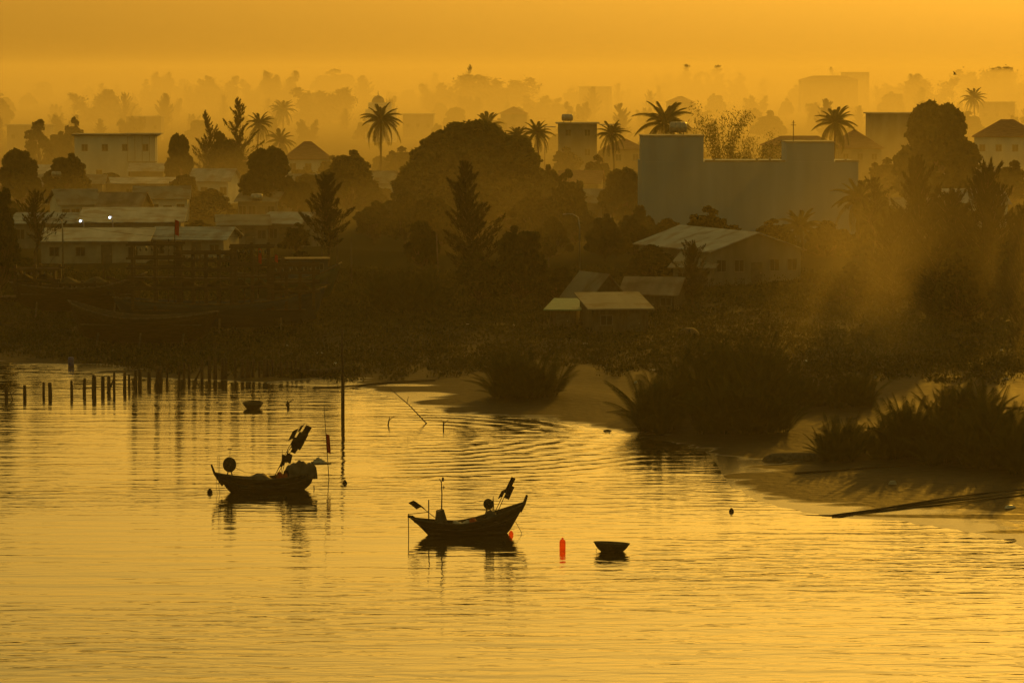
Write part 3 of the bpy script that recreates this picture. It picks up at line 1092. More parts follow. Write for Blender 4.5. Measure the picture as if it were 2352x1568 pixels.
house('low pale house below the round tree at right', 2240, 470, 150, 3.8, 7, 4, 'gable_x', 1.3, 'wall_white', 'roof_metal', 3, True)
p = at(2232, 440)
tank((p.x, p.y + 3, 2.2 + 3.9), 'steel water tank on a low frame right of the round tree', 1.1)
# turret with a dome
p = at(868, 330)
s = scale_at(p.y)
dt = thing('domed_turret', 'hazy turret with a pointed dome behind the tall palm', 'tower', p)
zt = lambda v: at_y(868, v, p.y).z - p.z
w_ = 22 / s
MB().box(-w_ * 1.3, w_ * 1.9, 0, w_ * 2, -1, zt(252)).build('wall', 'wall_white', dt)
MB().box(-w_, w_ * 1.4, .3, w_ * 1.7, zt(252) + .004, zt(236)).build('upper_wall', 'wall_white', dt)
R = 15 / s
MB().lathe([(R * math.cos(a), zt(236) + .004 + (zt(220) - zt(236)) * math.sin(a)) for a in [i * math.pi / 16 for i in range(8)]] + [(0.12, zt(220) + .1), (.03, zt(208))], 16, Matrix.Translation((0, w_, 0))).build('dome', 'wall_grey', dt, True)
# hazy far blocks
for i, (u, v, w, h, dd, lab) in enumerate([
        (1905, 262, 130, 15, 14, 'hazy flat-roofed building far behind the right palm'),
        (1965, 250, 62, 18, 12, 'hazy tower block far behind the flat-roofed building'),
        (1365, 262, 70, 12, 10, 'hazy flat-roofed building beyond the house with canopies'),
        (1180, 330, 60, 8, 10, 'hazy flat building above the great tree'),
        (60, 345, 90, 6, 8, 'hazy flat house at the left edge'),
        (330, 322, 80, 6.5, 8, 'hazy low house behind the white flat-roofed house'),
        (1560, 300, 60, 9, 9, 'hazy house beyond the palm over the blue-grey block'),
        (2290, 300, 80, 9, 9, 'hazy house beyond the right-edge house'),
        (960, 320, 70, 7, 9, 'hazy low house right of the domed turret')]):
    house(lab, u, v, w, h, dd, rng.uniform(-8, 8), 'flat' if i % 3 else 'hip', 2.0, 'wall_grey', 'concrete' if i % 3 else 'tile_roof', 3, False, 1)

# --- low metal roofs of the left village
ROOFS = [  # u, base v, width, wall height, depth, yaw, kind, rise, wall, roof, label
    (215, 605, 240, 2.2, 9, 2, 'shed', 0.95, 'concrete', 'roof_metal', 'long pale shed roof nearest the hauled-out trawlers'),
    (430, 600, 170, 2.3, 9, -6, 'gable_x', 1.0, 'concrete', 'roof_metal', 'grey gabled shed right of the long pale shed'),
    (300, 572, 230, 2.9, 11, 3, 'shed', 1.2, 'wall_grey', 'roof_metal', 'wide pale metal shed with the two lit lamps before it'),
    (110, 570, 170, 2.8, 10, -4, 'gable_x', 0.9, 'wall_grey', 'roof_metal', 'pale metal-roofed house behind the sparse casuarina'),
    (560, 566, 110, 2.4, 9, 6, 'gable_x', 0.9, 'wall_grey', 'roof_fibre', 'dull gabled shed left of the triangular pale roof'),
    (640, 566, 100, 2.6, 9, -18, 'gable_x', 1.0, 'wall_grey', 'roof_metal', 'triangular pale roof left of the double-trunk casuarina'),
    (185, 516, 90, 2.6, 9, 16, 'gable_x', 1.7, 'wall_white', 'roof_fibre', 'gabled house with a grey fibre roof behind the lit shed'),
    (270, 520, 95, 2.2, 8, -6, 'gable_x', 1.9, 'wall_ochre', 'roof_rusty', 'brown gabled house in the second row of roofs'),
    (370, 508, 120, 3.0, 8, 3, 'gable_x', 1.4, 'wall_white', 'roof_fibre', 'white-walled house in the second row of roofs'),
    (590, 510, 90, 2.8, 8, -12, 'gable_x', 1.5, 'wall_grey', 'roof_fibre', 'grey house below the round tree of the left village'),
    (140, 470, 190, 3.0, 9, 2, 'gable_x', 1.2, 'wall_grey', 'roof_fibre', 'long dull roof below the dark trees at left'),
    (330, 466, 260, 2.8, 7, -2, 'shed', 0.7, 'wall_grey', 'roof_metal', 'very long narrow pale roof in the third row'),
    (480, 468, 90, 3.4, 8, -8, 'gable_x', 1.6, 'wall_white', 'roof_metal', 'pale-roofed house at the right end of the long narrow roof'),
    (80, 436, 60, 2.6, 6, 6, 'shed', 1.3, 'wall_white', 'roof_metal', 'small white shed between the dark trees at left'),
    (720, 480, 90, 3.2, 8, 10, 'gable_x', 1.6, 'wall_grey', 'roof_fibre', 'grey house between the two round village trees'),
    (860, 470, 80, 3.2, 8, -6, 'gable_x', 1.6, 'wall_white', 'roof_fibre', 'white house touching the left side of the great tree'),
    (1350, 520, 110, 3.0, 8, 5, 'gable_x', 1.5, 'wall_grey', 'roof_fibre', 'grey house right of the great tree'),
    (1330, 470, 90, 3.2, 8, -6, 'gable_x', 1.6, 'wall_ochre', 'tile_roof', 'low tile-roofed house behind the grey house right of the great tree'),
    (2060, 560, 150, 3.4, 8, -6, 'gable_x', 1.6, 'wall_grey', 'roof_fibre', 'grey house behind the right-hand casuarinas'),
    (2250, 530, 130, 3.4, 8, 6, 'gable_x', 1.6, 'wall_white', 'roof_metal', 'pale house glimpsed behind the right-hand casuarinas'),
]
for (u, v, w, h, dd, yaw, kind, rise, wm, rm, lab) in ROOFS:
    house(lab, u, v, w, h, dd, yaw, kind, rise, wm, rm, 3, True)
for u, v, lab in ((582, 512, 'small steel tank among the left roofs, beside the triangular pale roof'), (118, 440, 'small steel tank by the dark trees at left')):
    p = at(u, v + 45)
    tank((p.x, p.y + 6, 2.2 + 4.4), lab, 0.7)

# ------------------------------------------------------------------ plants
tree('cas_airy', 85, 648, 430, 'sparse casuarina with a bare trunk beside the left utility pole', 118)
tree('tall', 0, 690, 428, 'dark broadleaf tree cut by the left edge', 120)
tree('cas_mid2', 756, 650, 392, 'casuarina with a bare lower trunk left of the great tree', 112)
tree('cas_mid', 1084, 672, 364, 'tall spiky casuarina in the middle in front of the great tree', 150)
tree('dome2', 1196, 700, 515, 'round dark tree right of the tall spiky casuarina', 140)
tree('loose', 1100, 705, 575, 'loose dark tree at the foot of the tall spiky casuarina', 130)
tree('great', 1085, 535, 272, 'great wide many-domed tree in the centre', 425, rz=0.4)
tree('cas_wide', 1590, 700, 545, 'small feathery casuarina in front of the pale warehouse', 120)
tree('cas_dense2', 2112, 705, 350, 'slender casuarina with a sharp top at the right', 170)
tree('cas_dense', 2268, 722, 358, 'broad casuarina with several tops near the right edge', 200)
tree('cas_dense', 2188, 716, 420, 'bushy casuarina between the two tall right-hand casuarinas', 190)
tree('cas_dense', 2052, 712, 470, 'low casuarina at the left of the right-hand group', 150)
tree('cas_dense2', 2150, 730, 480, 'dark low casuarina at the foot of the slender right-hand one', 170)
tree('cas_dense', 2350, 800, 455, 'dark casuarina cut by the right edge', 120)
tree('dome2', 2300, 725, 540, 'dark broadleaf tree under the broad right-hand casuarina', 150)
tree('dome', 2215, 740, 560, 'dark low tree at the foot of the broad right-hand casuarina', 170)
tree('dome', 620, 503, 333, 'dark round tree above the roofs of the left village', 155)
tree('dome2', 802, 492, 343, 'low round tree left of the great tree', 165)
tree('dome', 2145, 485, 226, 'large smooth round tree right of the concrete block', 225)
tree('dome', 45, 485, 338, 'dark tree over the roofs at the far left', 130)
tree('dome2', 155, 478, 350, 'dark tree between the left roofs and the white flat-roofed house', 125)
tree('loose2', 90, 405, 272, 'hazy slim tree left of the white flat-roofed house', 75)
tree('loose', 168, 395, 266, 'hazy slim tree touching the white flat-roofed house', 65)
tree('dome2', 140, 400, 300, 'hazy round tree before the two slim trees at left', 100)
tree('dome', 410, 445, 303, 'round tree right of the white flat-roofed house', 78)
tree('cas1', 478, 440, 250, 'slim casuarina left of the dense casuarina', 70)
tree('cas2', 545, 440, 220, 'dense casuarina with a ragged top in the left village', 118)
tree('tall', 515, 440, 300, 'broadleaf tree at the foot of the dense casuarina', 110)
for u, v0, v1, w, lab in ((30, 520, 460, 110, 'dark bush at the left edge before the pale roofs'), (250, 545, 500, 80, 'low bush behind the two lit lamps'), (360, 560, 520, 90, 'low bush between the pale metal sheds'),
                          (555, 620, 560, 120, 'dark bush behind the right end of the trawlers'), (690, 640, 575, 130, 'dark bush below the bare-trunk casuarina'), (30, 640, 570, 110, 'dark bush below the sparse casuarina'),
                          (1540, 590, 500, 140, 'dark bush against the left half of the blue-grey wall'), (1680, 585, 515, 120, 'dark bush against the middle of the blue-grey wall'), (1900, 590, 505, 150, 'dark bush against the right end of the blue-grey wall'),
                          (1470, 575, 470, 110, 'dark bush hiding the left foot of the blue-grey block'), (450, 545, 505, 100, 'low bush right of the wide pale shed')):
    tree('bush', u, v0, v1, lab, w)
tree('bush', 480, 500, 432, 'broad dark bush among the left roofs', 130)
tree('bamboo', 1662, 480, 224, 'feathery bamboo clump right of the palm over the blue-grey block', 165)
tree('bamboo', 1725, 485, 292, 'lower bamboo clump behind the middle of the blue-grey block', 130)
tree('dome', 1432, 520, 382, 'dark tree touching the left end of the blue-grey block', 125)
tree('loose', 1310, 560, 385, 'loose tree at the right foot of the great tree', 110)
tree('loose', 1620, 600, 470, 'loose tree before the blue-grey wall', 130)
tree('bush', 1500, 640, 560, 'low bush between the white van and the pale warehouse', 150)
tree('bush', 1290, 690, 610, 'low bush below the street lamp', 150)
tree('loose', 1780, 590, 500, 'small tree against the blue-grey wall behind the warehouse', 120)
tree('bush', 1950, 690, 600, 'hazy bush right of the warehouse', 120)
tree('cas_airy', 2005, 600, 400, 'hazy casuarina in the light beams right of the blue-grey block', 110)
for i, (u, v0, v1, c, lab) in enumerate([
        (875, 440, 243, 98, 'tall coconut palm standing clear left of the great tree'),
        (1115, 400, 262, 90, 'hazy coconut palm showing above the great tree'),
        (1240, 450, 280, 74, 'coconut palm left of the house with canopies'),
        (1192, 460, 292, 64, 'small palm crown on the right shoulder of the great tree'),
        (1412, 450, 282, 76, 'coconut palm right of the house with canopies'),
        (1535, 470, 236, 132, 'large coconut palm above the left tower of the blue-grey block'),
        (1915, 450, 247, 104, 'squat coconut palm behind the right tower of the blue-grey block'),
        (1968, 590, 418, 120, 'dim coconut palm at the right end of the blue-grey block'),
        (1845, 600, 485, 110, 'dim young palm before the blue-grey wall'),
        (638, 400, 300, 70, 'hazy palm between the dense casuarina and the hip-roofed house'),
        (590, 400, 262, 66, 'hazy palm right of the dense casuarina'),
        (2240, 330, 205, 60, 'hazy palm between the round tree and the right-edge house'),
        (650, 330, 232, 60, 'far hazy palm above the hip-roofed house')]):
    palm(u, v0, v1, lab, c, seed=i)
# broad hazy trees that shape the skyline
SKY = [('ragged', 230, 286, 204, 155), ('cas_dense2', 300, 278, 235, 70), ('ragged', 368, 242, 163, 70), ('ragged3', 342, 244, 180, 55), ('ragged', 500, 253, 172, 120),
       ('ragged', 645, 255, 160, 105), ('ragged', 735, 286, 198, 175), ('loose', 772, 236, 157, 140), ('cas_dense2', 836, 250, 172, 60), ('ragged', 930, 239, 205, 90),
       ('ragged2', 1120, 264, 166, 250), ('cas1', 1076, 253, 147, 42), ('ragged2', 1000, 260, 186, 95), ('ragged', 1242, 276, 218, 110), ('ragged3', 1588, 229, 146, 66),
       ('ragged3', 1632, 229, 148, 66), ('ragged3', 1702, 233, 166, 60), ('cas1', 1912, 233, 153, 42), ('ragged', 2122, 260, 168, 170), ('ragged2', 2275, 242, 148, 190),
       ('ragged', 2060, 246, 190, 90), ('ragged', 1540, 224, 168, 90), ('ragged', 1330, 232, 196, 80), ('ragged2', 430, 239, 190, 80), ('ragged', 590, 246, 180, 90), ('ragged2', 2340, 246, 185, 90)]
for k, u, v0, v1, w in SKY:
    tree(k, u, v0, v1, auto_label(k, u, v1, 'pale hazy', 14), w, group='skyline trees')
r = random.Random(5)
for v0, H, sp in ((186, 15, 95), (193, 15, 90), (203, 14, 90), (216, 12, 92), (232, 11, 96), (250, 10, 100), (275, 9, 105), (300, 8.5, 110), (330, 8, 120)):
    u = -60 + r.uniform(0, sp)
    while u < 2420:
        k = r.choice(('dome', 'dome2', 'ragged', 'ragged2', 'ragged3', 'ragged', 'loose', 'cas_dense2', 'cas_wide'))
        p = at(u, v0 + r.uniform(-3, 3))
        s = scale_at(p.y)
        h = H * r.uniform(0.65, 1.3) * (1.25 if k.startswith('cas') else 1.0)
        far = v0 < 225
        lab = auto_label(k, u, v0 - s * h, 'palest far' if far else 'dim hazy', h)
        tree(k, u, v0, v0 - s * h, lab, s * h * r.uniform(0.8, 1.35) if not k.startswith('cas') else s * h * 0.6, group='horizon treeline' if far else 'trees of the hazy gardens')
        u += sp * r.uniform(0.6, 1.45)
for u, v0, w, h in [(250, 455, 90, 4), (420, 480, 100, 5), (690, 500, 90, 5), (760, 440, 90, 6), (920, 430, 90, 7), (970, 620, 90, 5), (860, 560, 100, 5), (930, 560, 90, 6), (1370, 460, 90, 7),
                    (1300, 430, 80, 7), (1500, 450, 90, 8), (1800, 470, 100, 7), (1880, 470, 90, 7), (2030, 470, 100, 7), (2100, 520, 100, 6), (2320, 480, 110, 7), (560, 440, 80, 6), (20, 560, 90, 5),
                    (680, 585, 80, 3.5), (1250, 520, 100, 8), (1390, 600, 110, 5), (1460, 600, 100, 4.5)]:
    p = at(u, v0)
    k = r.choice(('dome', 'dome2', 'tall', 'loose'))
    tree(k, u, v0, v0 - scale_at(p.y) * h, auto_label(k, u, v0 - scale_at(p.y) * h, 'dark', h), w, group='garden trees between the houses')

for i in range(70):
    u = r.uniform(690, 2400); v0 = r.uniform(345, 590); h = r.uniform(2.5, 7.0)
    if 1450 < u < 2000 and v0 < 575 and v0 > 480:
        continue
    p = at(u, v0)
    k = r.choice(('bush', 'dome2', 'tall', 'loose', 'dome'))
    tree(k, u, v0, v0 - scale_at(p.y) * h, auto_label(k, u, v0 - scale_at(p.y) * h, 'dusky', h), scale_at(p.y) * h * r.uniform(.9, 1.5), name='broadleaf_tree', group='garden trees between the houses')
# nipa palms in clumps on the flats and bank
NIPA_SETS = [
    ('nipa palm of the small lone clump', 'small lone nipa clump', [(1215, 908, 70, 12)], 3.2, 20),
    ('nipa palm of the great clump', 'great nipa clump', [(1560, 985, 100, 16), (1700, 990, 120, 16), (1640, 940, 130, 22), (1760, 930, 110, 24), (1700, 880, 120, 14), (1480, 982, 30, 10)], 3.8, 58),
    ('nipa palm of the low middle clump', 'low nipa clump', [(1940, 925, 90, 14)], 2.3, 16),
    ('nipa palm of the right-edge clump', 'right-edge nipa clump', [(2260, 1040, 110, 36), (2120, 1050, 90, 22), (2330, 1070, 50, 26), (1985, 1048, 105, 14), (1960, 1044, 70, 14), (1930, 1052, 50, 12), (2200, 985, 90, 14)], 3.4, 72),
    ('nipa palm of the bank thicket', 'palm shrubs on the bank', [(945, 705, 90, 14)], 3.2, 14),
]
k = 0
for lab, grp, ells, H, n in NIPA_SETS:
    tot = sum(e[2] * e[3] for e in ells)
    for (cu, cv, ru, rv) in ells:
        for j in range(max(2, round(n * ru * rv / tot))):
            a, q = r.uniform(0, 6.28), math.sqrt(r.random())
            k += 1
            sm = 0.72 if (grp.startswith('right') and cu < 2000) else 1.0
            uu, vv, hm2 = cu + ru * q * math.cos(a), cv + rv * q * math.sin(a), r.uniform(0.6, 1.15)
            lo = min(e[0] - e[2] for e in ells); hi = max(e[0] + e[2] for e in ells)
            vlo = min(e[1] - e[3] for e in ells); vhi = max(e[1] + e[3] for e in ells)
            px = ('leftmost', 'left', 'middle', 'right', 'rightmost')[min(4, int(5 * (uu - lo) / (hi - lo)))]
            pv_ = ('back', 'inner', 'front')[min(2, int(3 * (vv - vlo) / (vhi - vlo)))]
            nipa_palm(at(uu, vv), H * sm * hm2, f"{'short' if hm2 < .87 else 'tall' if hm2 > 1.0 else 'leafy'} {lab.replace('palm of', 'palm in the ' + pv_ + ' ' + px + ' part of')}", k, 14, grp)

# undergrowth that nobody could count
n = 50000
U = nr.uniform(-300, 2950, n); V_ = 640 + 300 * nr.random(n) ** 1.4
G = np.array([tuple(at_z(a, b, 1.6)) for a, b in zip(U, V_)])
sd = shore_sd(G[:, 0], G[:, 1])
vlim = np.interp(U, [-200, 0, 200, 400, 700, 850, 1100, 1300, 1450, 1900, 2500], [798, 802, 808, 810, 820, 828, 812, 805, 815, 840, 850]) + 10 * np.sin(U * .05) + 7 * np.sin(U * .017 + 2)
patchy = np.sin(G[:, 0] * .9 + 2 * np.sin(G[:, 1] * .35)) * np.sin(G[:, 1] * .6 + 1.5 * np.sin(G[:, 0] * .4))
lim = np.where((V_ < vlim) & (patchy > -1.15 + 1.0 * nr.random(n)), 3, 1e9)
G = G[sd > lim]
GZ = ground_arr(G[:, 0], G[:, 1])
m_ = 9
C = np.repeat(np.stack([G[:, 0], G[:, 1], GZ], 1), m_, 0)
hh = np.repeat(0.15 + 0.7 * nr.random(len(G)) ** 3, m_)
C = C + nr.normal(size=C.shape) * np.stack([0.45 * np.ones_like(hh), 0.45 * np.ones_like(hh), 0 * hh], 1)
C[:, 2] += hh * nr.random(len(hh))
A = nr.normal(size=C.shape) * 0.6 + np.array([0, 0, 0.9])
A /= np.linalg.norm(A, axis=1)[:, None]
V, F = leaf_faces(C, 0.14 + 0.2 * nr.random(len(C)), 0.4, A)
ug = bpy.data.objects.new('undergrowth', np_mesh('undergrowth', V, F, 'scrub_leaf'))
COL.objects.link(ug)
ug['kind'] = 'stuff'
ug['label'] = 'dark weeds and scrub covering the river bank'

# ------------------------------------------------------------------ boats
def hull_parts(L, B, gun, keel, rake0=0.5, rake1=0.5, n=28, m=9, full=0.55, th=0.035):
    """outer and inner skin of an open boat. gun(t), keel(t): heights along t in -1..1"""
    mb = MB()
    def ring(t, inset):
        b = max(0.02, B / 2 * (1 - abs(t) ** 2.6) ** full - inset)
        zg, zk = gun(t), keel(t) + inset
        pts = []
        for j in range(-m, m + 1):
            q = j / m
            a = abs(q)
            yy = b * math.copysign(a ** 0.75, q) * (0.55 + 0.45 * a ** 0.6)
            zz = zk + (zg - zk) * a ** 1.7
            rk = (rake0 if t < 0 else rake1) * abs(t) ** 3 * ((zz - zk) / max(0.05, gun(-1 if t < 0 else 1) - keel(-1 if t < 0 else 1)) - 0.6)
            pts.append(Vector((t * L / 2 + rk * (1 if t > 0 else -1), yy, zz)))
        return pts
    k = 2 * m + 1
    ts = [-1 + 2 * i / n for i in range(n + 1)]
    outer = [ring(t, 0) for t in ts]
    inner = [ring(t * 0.985, th) for t in ts]
    V = [p for rg in outer for p in rg] + [p for rg in inner for p in rg]
    N = (n + 1) * k
    F = []
    for i in range(n):
        for j in range(k - 1):
            a = i * k + j
            F.append((a, a + k, a + k + 1, a + 1))
            F.append((N + a, N + a + 1, N + a + k + 1, N + a + k))
        for j in (0, k - 1):
            a = i * k + j
            F.append((a, N + a, N + a + k, a + k) if j == 0 else (a, a + k, N + a + k, N + a))
    mb.add(V, F)
    rails = [[rg[0] for rg in outer], [rg[-1] for rg in outer]]
    return mb, rails, outer


def rope(name, pts, r, label=None, cat='rope', mat='rope', parent=None):
    o = MB().tube(pts, r, 5).build(name, mat, parent, True)
    return tag(o, label, cat) if label else o


def flag_pole(base, tip, label, flags, mat='cloth_black', group=None, r=0.018, name='marker_flag', cat='flag'):
    """a pole with cloths; flags: (position along pole, length, width, side)"""
    base, tip = Vector(base), Vector(tip)
    d = tip - base
    t = thing(name, label, cat, base, 0, group)
    MB().tube([(0, 0, 0), d * 0.5 + Vector((0, 0, 0.01)), d], [r, r * .9, r * .6], 6).build('pole', 'cloth_black', t, True)
    dn = d.normalized()
    for (f, ln, w, sd) in [(a_, b_ * 1.2, c_ * 1.25, d_) for a_, b_, c_, d_ in flags]:
        o = d * f
        across = Vector((sd * 0.95, 0.25, -0.28)).normalized()
        v, fc = [], []
        for i in range(5):
            for j in range(4):
                q = o - dn * ln * i / 4 + across * w * j / 3
                q += Vector((0, 0.05 * math.sin(i * 1.9 + j * 1.3), -0.05 * w * j * j / 3))
                v.append(q)
        for i in range(4):
            for j in range(3):
                a = i * 4 + j
                fc.append((a, a + 1, a + 5, a + 4))
        k = len(v)
        v2 = [q + Vector((0, 0.012, 0)) for q in v]
        fc = fc + [tuple(x + k for x in q)[::-1] for q in fc]
        MB().add(v + v2, fc).build('cloth', mat, t, True)
    return t


def net_drum(parent, loc, R=0.38, th=0.26):
    """round net-hauling drum on a stand, its face to the viewer"""
    x, y, z = loc
    M = Matrix.Translation((x, y, z + R + 0.22)) @ Matrix.Rotation(math.pi / 2, 4, 'X')
    o = MB().lathe([(0.06, -th * .55), (R * .92, -th / 2), (R, -th * .4), (R * .985, 0), (R, th * .4), (R * .92, th / 2), (0.06, th * .55)], 26, M).build('net_drum', 'net', parent, True)
    st = MB()
    st.tube([(x - .2, y, z - .15), (x, y, z + R + .2)], .035, 6).tube([(x + .22, y, z - .15), (x, y, z + R + .2)], .035, 6).tube([(x, y - .2, z + R + .22), (x, y + .2, z + R + .22)], .04, 6)
    st.build('drum_stand', 'rust_steel', o, True)
    return o


# ---- boat with the covered stern (left of the two)
c = at_z(612, 1127)
YAW1 = math.radians(20)
b1 = thing('fishing_boat', 'wooden fishing boat with a covered end and black flags, nearer the tall pole', 'boat', (c.x, c.y, 0), YAW1, 'small fishing boats at anchor')
L1 = 6.0
gun1 = lambda t: 0.66 + 0.44 * max(0, -t) ** 2.2 + 0.42 * max(0, t) ** 1.8
keel1 = lambda t: -0.3 + 0.62 * abs(t) ** 4
mb, rails, ring = hull_parts(L1, 1.75, gun1, keel1, 0.75, 0.3)
mb.build('hull', 'wood_dark', b1, True)
for rl in rails:
    MB().tube([p + Vector((0, 0, .01)) for p in rl], 0.035, 5).build('gunwale', 'wood_grey', b1, True)
for rl, sg in ((0, -1), (1, 1)):
    MB().tube([Vector((rg[2 if sg < 0 else -3].x, rg[2 if sg < 0 else -3].y + sg * .012, rg[2 if sg < 0 else -3].z)) for rg in ring], 0.022, 5).build('rubbing_strake', 'wood_grey', b1, True)
MB().tube([(-2.72, 0, .4), (-3.22, 0, 1.02), (-3.42, 0, 1.5)], [.09, .075, .055], 6).build('stem_post', 'wood_dark', b1, True)
# fore deck, thwarts and floor
MB().add([(-2.9, -.28, .98), (-2.9, .28, .98), (-1.9, .62, .74), (-1.9, -.62, .74), (-2.9, -.28, .94), (-2.9, .28, .94), (-1.9, .62, .7), (-1.9, -.62, .7)], [(0, 3, 2, 1), (4, 5, 6, 7), (0, 1, 5, 4), (1, 2, 6, 5), (2, 3, 7, 6), (3, 0, 4, 7)]).build('fore_deck', 'wood_grey', b1)
for x in (-1.1, 0.1, 1.0):
    MB().box(x - .12, x + .12, -.78, .78, .5, .54).build('thwart', 'wood_grey', b1)
MB().box(-1.9, 1.9, -.5, .5, .12, .16).build('floor_boards', 'wood_grey', b1)
net_drum(b1, (-2.32, -.1, .86), 0.39)
rope('drum_rod', [(-2.3, -.1, 1.8), (-2.28, -.1, 2.28)], .014, parent=b1, mat='rust_steel')
MB().box(-2.42, -2.18, -.16, -.04, 2.27, 2.31).build('rod_plate', 'rust_steel', b1)
for x in (-2.95, -2.86):
    MB().tube([(x, .1, .9), (x - .05, .1, 1.9)], .012, 5).build('rod', 'wood_dark', b1)
# crumpled net and sheet amidships
def heap(name, parent, x0, x1, w, zf, mat, n=16, m=8, seed=0, zb=0.3):
    v, f = [], []
    for i in range(n + 1):
        for j in range(m + 1):
            t, q = i / n, j / m * 2 - 1
            z = zb + (zf(t) - zb) * max(0, 1 - q * q) ** 0.6 + 0.05 * math.sin(9 * t + 5 * q + seed) * (1 - abs(q)) + 0.035 * math.sin(23 * t - 11 * q + seed)
            v.append((x0 + (x1 - x0) * t, q * w, z))
    for i in range(n):
        for j in range(m):
            a = i * (m + 1) + j
            f.append((a, a + m + 1, a + m + 2, a + 1))
    k = len(v)
    base = [(x, y, zb - 0.06) for x, y, z in v]
    f += [tuple(x + k for x in q)[::-1] for q in f]
    edge = [j for j in range(m + 1)] + [i * (m + 1) + m for i in range(1, n + 1)] + [n * (m + 1) + j for j in range(m - 1, -1, -1)] + [i * (m + 1) for i in range(n - 1, 0, -1)]
    for a, b_ in zip(edge, edge[1:] + edge[:1]):
        f.append((b_, a, a + k, b_ + k))
    return MB().add(v + base, f).build(name, mat, parent, True)
heap('net_heap', b1, -1.9, 1.1, .7, lambda t: .62 + .32 * math.sin(math.pi * min(1, t * 1.15)) ** 2 + .06 * math.sin(14 * t), 'tarp_dark', seed=1)
heap('orange_net', b1, 0.7, 1.5, .45, lambda t: .9 + .1 * math.sin(9 * t), 'net_orange', 8, 6, 2, .55)
heap('stern_cover', b1, 1.25, 3.0, .72, lambda t: .8 + .66 * math.sin(math.pi * (0.1 + .66 * t ** .8)) ** .7 + .04 * math.sin(15 * t), 'tarp_dark', 18, 10, 4, .66)
pl = MB().box(2.95, 3.95, -.42, .42, 1.3, 1.36).build('stern_platform', 'wood_grey', b1)
heap('sheet', b1, 2.9, 3.7, .38, lambda t: 1.42 + .18 * math.sin(math.pi * t), 'tarp_pale', 8, 6, 3, 1.37)
MB().tube([(1.7, -.3, 1.62), (3.2, -.35, 1.58)], .02, 5).build('boat_hook', 'wood_grey', b1)
MB().tube([(2.95, -.1, .2), (3.02, -.1, -.5)], .03, 5).build('rudder_post', 'wood_dark', b1)
rope('stay', [(-2.2, -.1, 1.4), (-1.3, 0, 1.02), (-.7, .1, .95)], .011, parent=b1)
rope('anchor_rope', [(-3.0, -.1, .9), (-3.05, -.35, .3), (-3.02, -.6, -.2)], .013, parent=b1)
rope('anchor_rope', [(-3.1, 0, .95), (-3.2, -.3, .3), (-3.2, -.7, -.2)], .01, parent=b1)
b1.scale = (.87, .87, 1.0)
R1 = Matrix.Translation((c.x, c.y, 0)) @ Matrix.Rotation(YAW1, 4, 'Z') @ Matrix.Diagonal((.87, .87, 1.0, 1))
for i, (x0, x1, y, z1, fl) in enumerate([
        (0.55, 2.62, .1, 3.42, [(.98, .45, .25, 1), (.85, .4, .28, 1), (.72, .4, .3, 1), (.6, .3, .2, 1)]),
        (0.35, 2.42, -.1, 3.5, [(.97, .3, .14, -1), (.84, .42, .26, 1), (.7, .4, .24, 1)]),
        (0.5, 2.2, .25, 3.3, [(.96, .5, .26, -1), (.8, .4, .2, 1)]),
        (0.9, 1.45, .0, 2.3, [(.8, .4, .24, 1), (.62, .3, .2, -1)]),
        (0.85, 0.98, -.2, 2.15, [(.85, .3, .22, 1)])]):
    flag_pole(R1 @ Vector((x0, y, .6)), R1 @ Vector((x1, y + .1, z1)), ['longest leaning pole with four black cloths in the boat nearer the tall pole', 'leaning pole tipped with a short black cloth in the boat nearer the tall pole',
              'leaning pole with black cloth on its left in the boat nearer the tall pole', 'short pole with two black cloths in the boat nearer the tall pole', 'short upright pole with a small black cloth in the boat nearer the tall pole'][i], fl, group='marker flags in the boats')
# pole with the red pennant standing in the water behind that boat
q = at_z(757, 1098)
flag_pole((q.x, q.y, -.6), at_y(744, 930, q.y), 'tall thin pole with a narrow red pennant right of the boat with the covered end', [(.66, .85, .17, 1)], 'cloth_red', r=0.022)
def ball_float(p, R, label, mat='cloth_black'):
    o = MB().lathe([(.03, -R), (R * .7, -R * .7), (R, 0), (R * .72, R * .68), (.06, R), (.05, R * 1.25)], 14).build('float', mat, None, True)
    o.location = p
    return tag(o, label, 'float')
q = at_z(482, 1132)
ball_float((q.x, q.y, .06), .15, 'black round float left of the boat with the covered end')
for u, v, lab in ((792, 1110, 'black round float right of the boat with the covered end'), (661, 1155 - 225, 'small dark float behind the boat with the covered end'), (1680, 1175, 'tiny dark float off the mud flat at right')):
    q = at_z(u, v)
    ball_float((q.x, q.y, .03), .13, lab)

# ---- open boat with the bow to the right
c = at_z(1074, 1226)
YAW2 = math.radians(10)
b2 = thing('fishing_boat', 'open wooden fishing boat with its high bow to the right and a forked mast', 'boat', (c.x, c.y, 0), YAW2, 'small fishing boats at anchor')
L2 = 5.5
gun2 = lambda t: 0.52 + 0.32 * max(0, -t) ** 2 + 0.92 * max(0, (t + .25) / 1.25) ** 1.7
keel2 = lambda t: -0.3 + 0.55 * abs(t) ** 4
mb, rails, ring = hull_parts(L2, 1.6, gun2, keel2, 0.75, 0.75)
mb.build('hull', 'wood_dark', b2, True)
for rl in rails:
    MB().tube([p + Vector((0, 0, .012)) for p in rl], 0.035, 5).build('gunwale', 'wood_grey', b2, True)
for k2, sg in ((2, -1), (-3, 1)):
    MB().tube([Vector((rg[k2].x, rg[k2].y + sg * .014, rg[k2].z)) for rg in ring], 0.022, 5).build('rubbing_strake', 'wood_grey', b2, True)
MB().tube([(2.75, 0, 1.0), (2.98, 0, 1.4), (3.12, 0, 1.78)], [.09, .085, .06], 6).build('stem_post', 'wood_dark', b2, True)
